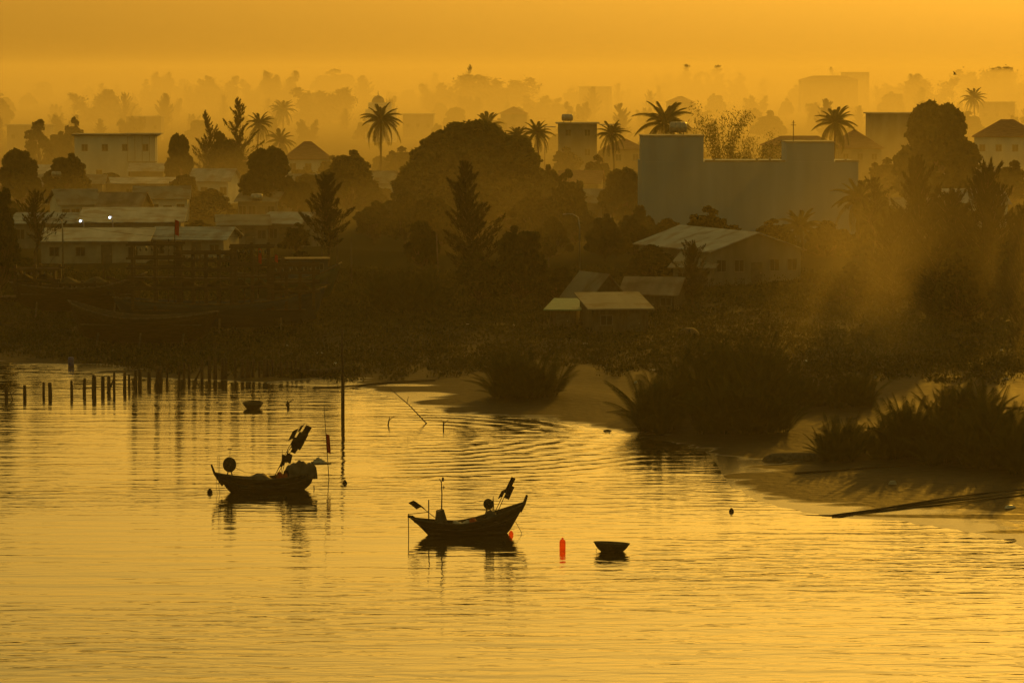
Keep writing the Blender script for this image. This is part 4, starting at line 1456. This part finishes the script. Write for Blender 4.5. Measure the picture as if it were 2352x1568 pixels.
MB().tube([(-2.55, 0, .62), (-2.9, 0, .86), (-3.12, 0, .9)], [.1, .09, .07], 6).build('stern_post', 'wood_dark', b2, True)
for x in (-2.0, -.4, 0.5, 1.4):
    MB().box(x - .1, x + .1, -.7, .7, .36 + .16 * max(0, x), .4 + .16 * max(0, x)).build('thwart', 'wood_grey', b2)
MB().box(-2.0, 1.9, -.45, .45, .08, .12).build('floor_boards', 'wood_grey', b2)
heap('orange_net', b2, 0.1, 0.9, .4, lambda t: .62 + .1 * math.sin(7 * t), 'net_orange', 8, 6, 5, .4)
heap('net_heap', b2, 0.95, 1.9, .5, lambda t: .95 + .12 * math.sin(6 * t), 'tarp_dark', 10, 6, 6, .5)
heap('sheet', b2, -.75, .05, .42, lambda t: .58 + .05 * math.sin(8 * t), 'tarp_pale', 8, 6, 7, .38)
cab = MB().add([(-1.68, -.38, .3), (-1.0, -.42, .3), (-1.0, .42, .3), (-1.68, .38, .3), (-1.6, -.3, 1.12), (-1.28, -.3, 1.2), (-1.28, .3, 1.2), (-1.6, .3, 1.12)], [(3, 2, 1, 0), (4, 5, 6, 7), (0, 1, 5, 4), (1, 2, 6, 5), (2, 3, 7, 6), (3, 0, 4, 7)]).build('engine_box', 'tarp_dark', b2)
ms = MB().tube([(-1.36, 0, 1.15), (-1.34, 0, 1.9), (-1.37, 0, 2.5)], [.035, .03, .025], 6).build('mast', 'wood_dark', b2)
MB().tube([(-1.37, 0, 2.44), (-1.47, 0, 2.62)], .018, 5).build('fork', 'wood_dark', ms)
MB().tube([(-1.37, 0, 2.44), (-1.29, 0, 2.6)], .018, 5).build('fork', 'wood_dark', ms)
MB().box(-1.33, -1.24, -.04, .04, 2.5, 2.68).build('lamp', 'cloth_black', ms)
MB().box(-1.35, -1.18, -.015, .015, 2.2, 2.23).build('bracket', 'wood_dark', ms)
MB().box(-1.26, -1.23, -.015, .015, 2.12, 2.3).build('bracket', 'wood_dark', ms)
MB().tube([(-2.0, .2, .4), (-2.0, .2, 1.62)], .03, 6).build('post', 'wood_dark', b2)
MB().tube([(-3.06, .15, .98), (-2.0, .2, 1.05)], .018, 5).build('crossbar', 'wood_dark', b2)
MB().tube([(-3.07, .15, 1.0), (-3.05, .15, -.5)], .022, 6).build('stern_pole', 'wood_dark', b2)
net_drum(b2, (1.08, -.05, .92), 0.25, .22)
for i in range(3):
    x = 1.25 + .09 * i
    MB().tube([(x, .05 * i, .75), (x + .1 - .08 * i, .05 * i, 1.75 - .1 * i)], .017, 5).build('rod', 'wood_dark', b2)
rope('anchor_rope', [(2.5, -.1, .55), (2.75, -.3, .1), (2.85, -.5, -.2)], .012, parent=b2)
b2.scale = (.92, .92, 1.02)
R2 = Matrix.Translation((c.x, c.y, 0)) @ Matrix.Rotation(YAW2, 4, 'Z') @ Matrix.Diagonal((.92, .92, 1.02, 1))
flag_pole(R2 @ Vector((-1.55, .1, .7)), R2 @ Vector((-2.85, .1, 1.62)), 'leaning pole with a ragged black cloth at the stern of the open boat', [(1.0, .5, .16, 1), (.98, .42, .2, -1)], group='marker flags in the boats')
flag_pole(R2 @ Vector((1.4, .1, .9)), R2 @ Vector((2.35, .1, 2.66)), 'leaning pole with a long black cloth near the bow of the open boat', [(.98, .7, .16, 1), (.66, .35, .18, -1)], group='marker flags in the boats')
flag_pole(R2 @ Vector((1.5, -.1, .9)), R2 @ Vector((2.2, -.1, 2.3)), 'second leaning pole with a black cloth near the bow of the open boat', [(.98, .55, .2, 1)], group='marker flags in the boats')
q = R2 @ Vector((2.15, -.75, .05))
ball_float(q, .12, 'small red float against the bow of the open boat', 'float_red')

# ---- red plastic float and the round basket boats
q = at_z(1292, 1262)
o = MB().lathe([(.05, -.3), (.135, -.24), (.14, -.1), (.14, .36), (.12, .44), (.07, .485), (.045, .49), (.04, .56), (.02, .57)], 18).build('net_float', 'float_red', None, True)
o.location = (q.x, q.y, 0)
tag(o, 'upright red plastic float on the open water between the boats', 'float')


def basket_boat(p, D, H, label, tilt=(0, 0, 0), flip=False, group='round basket boats'):
    t = thing('basket_boat', label, 'boat', p, 0, group)
    t.rotation_euler = (tilt[0] + (math.pi if flip else 0), tilt[1], tilt[2])
    R = D / 2
    out = [(R * .05, -.12), (R * .3, -.11), (R * .52, -.05), (R * .72, H * .2), (R * .87, H * .55), (R, H), (R * .955, H), (R * .83, H * .55), (R * .68, H * .26), (R * .48, .01), (R * .2, -.04), (R * .02, -.05)]
    MB().lathe(out, 28).build('hull', 'wicker', t, True)
    MB().tube([(R * .99 * math.cos(a), R * .99 * math.sin(a), H) for a in [i * 2 * math.pi / 28 for i in range(29)]], .028, 5).build('rim', 'wood_grey', t, True)
    MB().box(-R * .8, R * .8, -.1, .1, H * .5, H * .5 + .03).build('thwart', 'wood_grey', t)
    return t


q = at_z(1404, 1266)
bb = basket_boat((q.x, q.y, 0), 1.66, .4, 'round basket boat floating right of the red float', (math.radians(-3), math.radians(4), .3))
rope('tether', [(-.72, -.2, .25), (-.86, -.35, .02), (-.8, -.5, -.15)], .009, parent=bb)
q = at_z(581, 938)
basket_boat((q.x, q.y, 0), 1.35, .38, 'dark basket boat floating below the row of stakes', (.04, -.05, 1))
q = at(1582, 772)
basket_boat((q.x, q.y, q.z + .55), 1.9, .55, 'overturned basket boat on the bank behind the great nipa clump', (0.05, 0, 0), True)
q = at(196, 760)
basket_boat((q.x, q.y, q.z + .55), 2.2, .6, 'overturned basket boat on the dark bank at left', (0, .05, 0), True)


def sampan(p, L, B, yaw, label, tilt=0.0, flip=False):
    t = thing('sampan', label, 'boat', p, yaw, 'sampans on the mud')
    t.rotation_euler = (tilt + (math.pi if flip else 0), 0, yaw)
    mb, rails, ring = hull_parts(L, B, lambda t_: .34 + .22 * t_ * t_, lambda t_: -.06 + .2 * t_ ** 4, .3, .3, 18, 6)
    mb.build('hull', 'wood_grey', t, True)
    for rl in rails:
        MB().tube(rl, .025, 5).build('gunwale', 'wood_grey', t, True)
    for x in (-.25, .2):
        MB().box(x * L - .08, x * L + .08, -B * .38, B * .38, .2, .23).build('thwart', 'wood_grey', t)
    return t


sampan(at(733, 862) + Vector((0, 0, .05)), 3.4, .85, .35, 'narrow sampan lying on the mud behind the tall pole', .06)
sampan(at(1822, 1056) + Vector((0, 0, .36)), 3.6, .9, .1, 'overturned dark sampan on the flat before the right-edge nipa clump', 0, True)
sampan(at(20, 692) + Vector((0, 0, .1)), 7.0, 1.6, -.15, 'long dark sampan hauled out at the left edge', .05)

# ---- stakes in the water
STAKES = [(15, 914, 24), (57, 914, 26), (100, 908, 27), (116, 910, 28), (165, 908, 30), (193, 905, 32), (214, 904, 38), (218, 904, 36), (236, 902, 34), (250, 900, 32), (262, 900, 40), (286, 896, 36), (297, 893, 30),
          (311, 888, 34), (321, 886, 34), (342, 884, 28), (362, 880, 34), (369, 880, 34), (383, 879, 30), (412, 876, 40), (422, 876, 38), (434, 876, 34), (464, 874, 42), (481, 873, 48), (494, 872, 46), (511, 872, 44), (517, 871, 44),
          (540, 871, 42), (556, 870, 40), (567, 870, 40), (573, 870, 36), (581, 869, 38), (596, 869, 36), (607, 869, 40), (616, 868, 38), (626, 868, 38), (646, 868, 34), (659, 868, 36), (670, 867, 34), (679, 867, 36), (691, 867, 32), (707, 866, 30)]
rs = random.Random(3)
for i, (u, v, hpx) in enumerate(STAKES):
    q = at_z(u, v, 0)
    hh_ = 1.15 * hpx / scale_at(q.y)
    dx = rs.uniform(-.05, .05)
    rad = rs.uniform(.09, .15)
    o = MB().tube([(0, 0, -1.1), (dx * .5, .02, hh_ * .5), (dx, 0, hh_ - .05), (dx, 0, hh_)], [rad, rad * .95, rad * .85, rad * .6], 7).build('stake', 'wood_dark', None, True)
    o.location = (q.x, q.y, 0)
    tag(o, 'leftmost short stake standing alone in the water' if i == 0 else 'upright wooden stake of the row in the water at left', 'stake', 'row of stakes')
for (u0, v0, u1, v1, lab) in ((448, 874, 468, 834, 'slanting stake leaning across the row of stakes'), (247, 902, 262, 870, 'crooked stake forming a narrow V in the row')):
    q = at_z(u0, v0, 0)
    o = MB().tube([(0, 0, -.6), (0, 0, 0), at_y(u1, v1, q.y) - q], [.08, .08, .06], 6).build('stake', 'wood_dark', None, True)
    o.location = q
    tag(o, lab, 'stake', 'row of stakes')
rail_pts = [at_z(u, v) + Vector((0, 0, .62)) for u, v in ((-30, 913), (57, 912), (116, 909), (193, 904))]
q = at_z(787, 956, 0)
o = MB().tube([(0, 0, -1.5), (.02, 0, 2.0), (-.03, 0, 4.2), at_y(786, 754, q.y) - q], [.12, .11, .085, .06], 8).build('mooring_pole', 'wood_dark', None, True)
o.location = q
tag(o, 'tall wooden pole standing in the water above the boats', 'pole')
for (u0, v0, u1, v1, rad, lab) in ((985, 972, 893, 890, .045, 'long bare branch leaning out of the shallows'), (890, 976, 895, 958, .05, 'short bent stick in the shallows left of the leaning branch'), (1018, 984, 1018, 966, .05, 'short stick right of the leaning branch'),
                                   (662, 936, 660, 920, .09, 'small snag in the water right of the dark basket boat'), (30, 918, 22, 898, .05, 'forked driftwood twig beside the leftmost stake')):
    q = at_z(u0, v0, 0)
    d = at_y(u1, v1, q.y) - q
    o = MB().tube([d * -.1 + Vector((0, 0, -.2)), d * .5 + Vector((.02, 0, .03)), d], [rad, rad * .8, rad * .4], 6)
    o.tube([d * .55, d * .62 + Vector((.25, .1, .2)), d * .66 + Vector((.4, .1, .22))], [rad * .5, rad * .4, .01], 5)
    o = o.build('branch', 'wood_dark', None, True)
    o.location = q
    tag(o, lab, 'branch', 'branches in the shallows')


def lying_pole(px, rad, label, name='bamboo_pole'):
    pts = [at(u, v) + Vector((0, 0, rad * .8)) for u, v in px]
    o = MB().tube([p - pts[0] for p in pts], [rad * (1 - .4 * i / len(pts)) for i in range(len(pts))], 6).build(name, 'wood_dark', None, True)
    o.location = pts[0]
    return tag(o, label, 'pole', 'poles lying on the mud flat')


lying_pole([(1826, 1088), (1900, 1083), (1985, 1076), (2100, 1070)], .06, 'thin pole lying below the right-edge nipa clump')
lying_pole([(1912, 1184), (2010, 1172), (2130, 1152), (2240, 1136), (2380, 1122)], .055, 'long thick pole at the edge of the mud flat')
lying_pole([(1925, 1187), (2040, 1172), (2160, 1160), (2380, 1134)], .04, 'second long pole just below the thick one on the mud flat')
lying_pole([(2060, 1166), (2190, 1150), (2380, 1128)], .035, 'pole lying between the two long poles on the mud flat')
lying_pole([(1790, 1180), (1870, 1184), (1960, 1183)], .03, 'thin stick at the tip of the long poles')
lying_pole([(720, 893), (800, 889), (900, 879), (1000, 874)], .07, 'pole lying along the mud left of the small lone nipa clump')
lying_pole([(2180, 942), (2280, 938), (2400, 936)], .06, 'pole lying on the flat above the right-edge nipa clump')

# blue barrel
q = at(163, 840)
o = MB().lathe([(.2, 0), (.22, .03), (.22, .2), (.235, .22), (.22, .24), (.22, .42), (.235, .44), (.22, .46), (.21, .62), (.17, .66), (.06, .67)], 16).build('barrel', 'plastic_blue', None, True)
o.location = q
tag(o, 'blue plastic barrel at the water edge at left', 'barrel')

# ------------------------------------------------------------------ trawlers hauled out on the left bank
BULB = MB().lathe([(.02, -.2), (.08, -.14), (.1, -.05), (.06, .05), (.04, .1)], 8).data('lamp_bulb', 'shutter', True)


def trawler(u, v, Lpx, label, yaw, bow, rails_spec, hullm, house_at, seed):
    p = at(u, v)
    s = scale_at(p.y)
    L = Lpx / s
    t = thing('trawler', label, 'boat', p, yaw, 'trawlers hauled out on the bank')
    H = 2.3
    g = lambda q: H + .5 * max(0, -q * bow) ** 2 + 1.3 * max(0, q * bow) ** 2.2
    mb, rails, ring = hull_parts(L, 4.2, g, lambda q: .25 + .7 * abs(q) ** 4, .9, .9, 26, 7, .45, .08)
    mb.build('hull', hullm, t, True)
    for rl in rails:
        MB().tube(rl, .07, 5).build('gunwale', 'wood_grey', t, True)
    MB().box(-L * .42, L * .42, -1.6, 1.6, H - .55, H - .48).build('deck', 'wood_grey', t)
    for x in (-.3, 0, .3):
        for sy in (-1, 1):
            MB().tube([(x * L, sy * 2.1, -.1), (x * L, sy * 1.2, 1.1)], .09, 6).build('prop', 'wood_grey', t)
    if house_at is not None:
        hx = house_at * L
        w = MB().box(hx - 1.7, hx + 1.7, -1.3, 1.3, H - .47, H + 1.6).build('wheelhouse', 'hull_blue', t)
        MB().box(hx - 1.9, hx + 1.9, -1.5, 1.5, H + 1.604, H + 1.7).build('roof', 'wood_grey', w)
        for x in (-1, 0, 1):
            add_window(t, hx + x * 1.0, -1.3, H + 1.0, .7, .6)
    r_ = random.Random(seed)
    for (x0, x1, zs, posts, lamps) in rails_spec:       # frames of posts and rails for the fishing lamps
        for sy in (-1.5, 1.5):
            for i in range(posts):
                x = x0 * L + (x1 - x0) * L * i / (posts - 1)
                MB().box(x - .12, x + .12, sy - .12, sy + .12, H - .5, H + zs[-1] + r_.uniform(.05, .5)).build('post', 'wood_dark', t)
            for z in zs:
                MB().box(x0 * L - .5, x1 * L + .5, sy - .24, sy - .125, H + z, H + z + .19).build('rail', 'wood_dark', t)
        for z in zs[:2]:
            MB().box(x0 * L, x1 * L, -1.4, 1.4, H + z + .02, H + z + .07).build('rack_floor', 'wood_dark', t)
        for i in range(lamps):
            x = x0 * L + (x1 - x0) * L * (i + .5) / lamps
            child('lamp_bulb', BULB, t, (x, -1.62, H + zs[-1] - .22))
        heap('gear_heap', t, x0 * L, x1 * L, 1.2, lambda q: H + zs[0] + .35 + .25 * math.sin(11 * q), 'net', 14, 6, seed, H + zs[0] - .05)
    return t, p, L, s


t, p, L, s = trawler(505, 760, 470, 'large dark trawler with tall lamp racks hauled out on the left bank', .05, 1,
                     [(-.42, -.2, (1.2, 2.0, 2.8, 3.6, 4.7), 3, 8), (-.19, .06, (1.2, 1.9, 2.6, 3.4, 4.0), 5, 10), (.08, .24, (1.3, 2.1, 3.0, 4.5), 3, 6), (.26, .46, (.9, 1.6, 2.4, 3.0), 4, 6)], 'hull_blue', None, 1)
MB().tube([(-.46 * L, 0, 2.6), (-.56 * L, 0, 3.6)], [.14, .09], 6).build('boom', 'wood_dark', t)
for x, h in ((-.25, 5.6), (-.22, 6.4), (-.1, 4.6), (.12, 4.6), (.3, 4.2)):
    MB().tube([(x * L, 0, 1.8), (x * L + .05, 0, 2.3 + h - .4)], [.05, .03], 5).build('mast', 'wood_dark', t)
hp = t.matrix_basis
flag_pole(hp @ Vector((-.22 * L, -.3, 4)), hp @ Vector((-.215 * L, -.3, 9.1)), 'dark red flag on the tallest mast of the large trawler', [(.99, 1.0, .28, 1)], 'cloth_red', r=.03, group='flags over the trawlers')
flag_pole(hp @ Vector((.19 * L, -.3, 3)), hp @ Vector((.19 * L, -.3, 6.9)), 'bright red pennant in the middle of the large trawler', [(.96, 1.0, .22, 1)], 'cloth_red', r=.03, group='flags over the trawlers')
flag_pole(hp @ Vector((.27 * L, -.3, 3)), hp @ Vector((.27 * L, -.3, 6.6)), 'small red flag at the right of the large trawler', [(.9, .5, .22, 1)], 'cloth_red', r=.03, group='flags over the trawlers')
t, p, L, s = trawler(180, 722, 300, 'smaller dark trawler with a low lamp rack left of the large trawler', -.03, 1, [(-.46, -.16, (.6, 1.5), 3, 6), (-.14, .25, (.3,), 5, 4)], 'wood_dark', None, 2)
MB().tube([(.2 * L, 0, 2.0), (.19 * L, 0, 5.2)], [.06, .02], 5).build('mast', 'wood_dark', t)
MB().tube([(.22 * L, 0, 3.2), (.5 * L, 0, 2.2)], .09, 5).build('boom', 'wood_dark', t)
trawler(660, 700, 230, 'small trawler with a wheelhouse behind the right end of the large trawler', .1, 1, [(-.3, -.05, (.8, 1.5), 3, 4)], 'hull_green', .2, 3)
trawler(330, 795, 330, 'dark low trawler hull lying in front of the large trawler', -.08, -1, [], 'wood_dark', None, 4)

# ------------------------------------------------------------------ poles, lamps, van, litter, bird
def street_lamp(u, v, v_top, arm, label, lit=False, group='street lamps'):
    p = at(u, v)
    H = at_y(u, v_top, p.y).z - p.z
    t = thing('street_lamp', label, 'street lamp', p, 0, group)
    MB().tube([(0, 0, -.3), (0, 0, H * .8), (arm * .1, 0, H * .95), (arm * .5, 0, H), (arm, 0, H * 1.005)], [.09, .07, .055, .045, .04], 7).build('pole', 'steel', t, True)
    hd = MB().box(min(arm, arm * 1.3), max(arm, arm * 1.3), -.09, .09, H - .06, H + .05).build('lamp_head', 'steel', t)
    if lit:
        MB().lathe([(.03, -.1), (.12, -.02), (.12, .05), (.04, .1)], 10, Matrix.Translation((arm * 1.15, -.1, H - .12))).build('lit_bulb', 'lamp_glow', hd, True)
    return t


street_lamp(1331, 640, 492, -1.25, 'curved street lamp standing right of the round dark tree')
street_lamp(193, 585, 505, -.3, 'left of the two lit white lamps before the pale roofs', True)
street_lamp(260, 582, 497, -.3, 'right of the two lit white lamps before the pale roofs', True)
street_lamp(145, 648, 502, -.5, 'utility pole with a curved lamp arm at the left', False, 'utility poles')
for (u, v, vt, tilt, lab) in ((1007, 625, 538, -.05, 'leaning bare pole left of the tall spiky casuarina'), (807, 655, 545, 0, 'thin bare pole right of the bare-trunk casuarina'), (775, 650, 520, 0, 'thin trunk-like pole beside the bare-trunk casuarina'),
                              (740, 640, 530, 0, 'thin pole left of the bare-trunk casuarina'), (395, 300, 245, 0, 'far hazy power pole above the white flat-roofed house'), (1260, 640, 590, 0, 'short post left of the street lamp')):
    p = at(u, v)
    H = at_y(u, vt, p.y).z - p.z
    t = thing('utility_pole', lab, 'pole', p, 0, 'utility poles')
    MB().tube([(0, 0, -.3), (tilt * H, 0, H)], [.1, .065], 7).build('post', 'wood_grey', t, True)
    if 'power' in lab:
        MB().box(-1.6, 1.0, -.08, .08, H - .5, H - .3).build('crossarm', 'wood_grey', t)
a = at(145, 648)
for i, (z0, u1, v1, z1, sag) in enumerate(((6.0, 700, 640, 5.0, .9), (5.4, 700, 640, 4.6, 1.0), (6.0, -120, 640, 6.0, .5))):
    b_ = at(u1, v1)
    pts = []
    for k in range(13):
        f = k / 12
        q = a.lerp(b_, f)
        pts.append(Vector((q.x, q.y, a.z + z0 * (1 - f) + z1 * f - sag * 4 * f * (1 - f))))
    rope('power_cable', pts, .014, ['upper cable strung from the left utility pole across the trawlers', 'lower cable strung from the left utility pole across the trawlers', 'cable running from the left utility pole out of the picture'][i], 'cable', 'rubber')
rope('guy_wire', [a + Vector((0, 0, 3.6)), a + Vector((-2.3, -1, -.1))], .02, 'slanting guy wire of the left utility pole', 'cable', 'rubber')

# van seen from the side
p = at(1478, 582)
vt_ = thing('van', 'white van parked by the trees left of the pale warehouse', 'van', p, math.radians(4))
body = [(-1.2, .28), (1.1, .28), (1.2, .5), (1.18, .85), (.75, .95), (.45, 1.45), (-1.1, 1.48), (-1.22, 1.2)]
k_ = 0.95
MB().prism([(x * k_, z * k_) for x, z in body], 0, 1.5).build('body', 'car_white', vt_)
for x0, x1 in ((-1.0, -.55), (-.48, -.02), (.05, .4)):
    MB().box(x0 * k_, x1 * k_, -.012, .0, .95 * k_, 1.32 * k_).build('window', 'dark_glass', vt_)
MB().box(-.02, .03, -.02, .0, .4, .9).build('door_handle', 'rubber', vt_)
for x in (-.75, .72):
    for y in (-.02, 1.4):
        w = MB().lathe([(.05, 0), (.27, 0.0), (.3, .04), (.3, .12), (.27, .16), (.05, .16)], 16, Matrix.Translation((x * k_, y + .14, .29)) @ Matrix.Rotation(math.pi / 2, 4, 'X')).build('wheel', 'rubber', vt_, True)
        MB().lathe([(.02, -.012), (.16, -.006), (.17, .02)], 12, Matrix.Translation((x * k_, y - .02 + .0, .29)) @ Matrix.Rotation(-math.pi / 2, 4, 'X')).build('rim', 'steel', w)

# pale litter on the flats
rl_ = random.Random(9)
LIT = [(1075, 745), (1180, 750), (700, 822), (735, 812), (770, 836), (905, 825), (660, 795), (1345, 790), (1260, 830), (1990, 872), (2010, 868), (2060, 862), (2160, 800), (2300, 805), (2280, 870), (2310, 872), (1850, 830),
       (1985, 860), (1500, 850), (1460, 880), (125, 800), (255, 806), (520, 834), (560, 826), (610, 700), (700, 706), (1650, 800), (1620, 815), (2320, 1166), (2320, 1240), (2050, 1112), (1400, 996), (1395, 990), (1406, 1000)]
for i, (u, v) in enumerate(LIT):
    q = at(u, v)
    w, d, h = rl_.uniform(.2, .7), rl_.uniform(.15, .4), rl_.uniform(.06, .22)
    mb = MB().add([(-w / 2, -d / 2, 0), (w / 2, -d * .4, .02), (w * .4, d / 2, 0), (-w * .45, d * .4, .01), (-w * .3, -d * .3, h), (w * .3, -d * .2, h * .7), (w * .2, d * .3, h * .9), (-w * .35, d * .3, h * .6)],
                  [(3, 2, 1, 0), (4, 5, 6, 7), (0, 1, 5, 4), (1, 2, 6, 5), (2, 3, 7, 6), (3, 0, 4, 7)])
    o = mb.build('scrap', ('tarp_pale', 'plastic_white', 'wood_grey')[i % 3], None)
    o.location = q
    o.rotation_euler = (0, 0, rl_.uniform(0, 3))
    tag(o, ('crumpled pale sheet scrap lying on the bank', 'white plastic scrap lying on the bank', 'grey board scrap lying on the bank')[i % 3], 'litter', 'scraps of litter on the bank')
# bird in the sky at right
q = at_y(2193, 171, 420)
bd = thing('bird', 'small dark bird flying before the trees at upper right', 'bird', q)
MB().lathe([(.01, -.22), (.05, -.1), (.06, .05), (.03, .18), (.01, .26)], 8, Matrix.Rotation(math.pi / 2, 4, 'Y')).build('body', 'cloth_black', bd, True)
for sg in (-1, 1):
    MB().add([(-.08, 0, .02), (.1, 0, .02), (.05, sg * .2, .2), (-.1, sg * .22, .2), (-.22, sg * .3, .38), (-.08, 0, 0), (.1, 0, 0), (.05, sg * .2, .185), (-.1, sg * .22, .185), (-.22, sg * .3, .37)],
             [(0, 1, 2, 3), (3, 2, 4), (5, 8, 7, 6), (8, 9, 7), (1, 6, 7, 2), (2, 7, 9, 4), (0, 3, 8, 5), (3, 4, 9, 8)]).build('wing', 'cloth_black', bd)
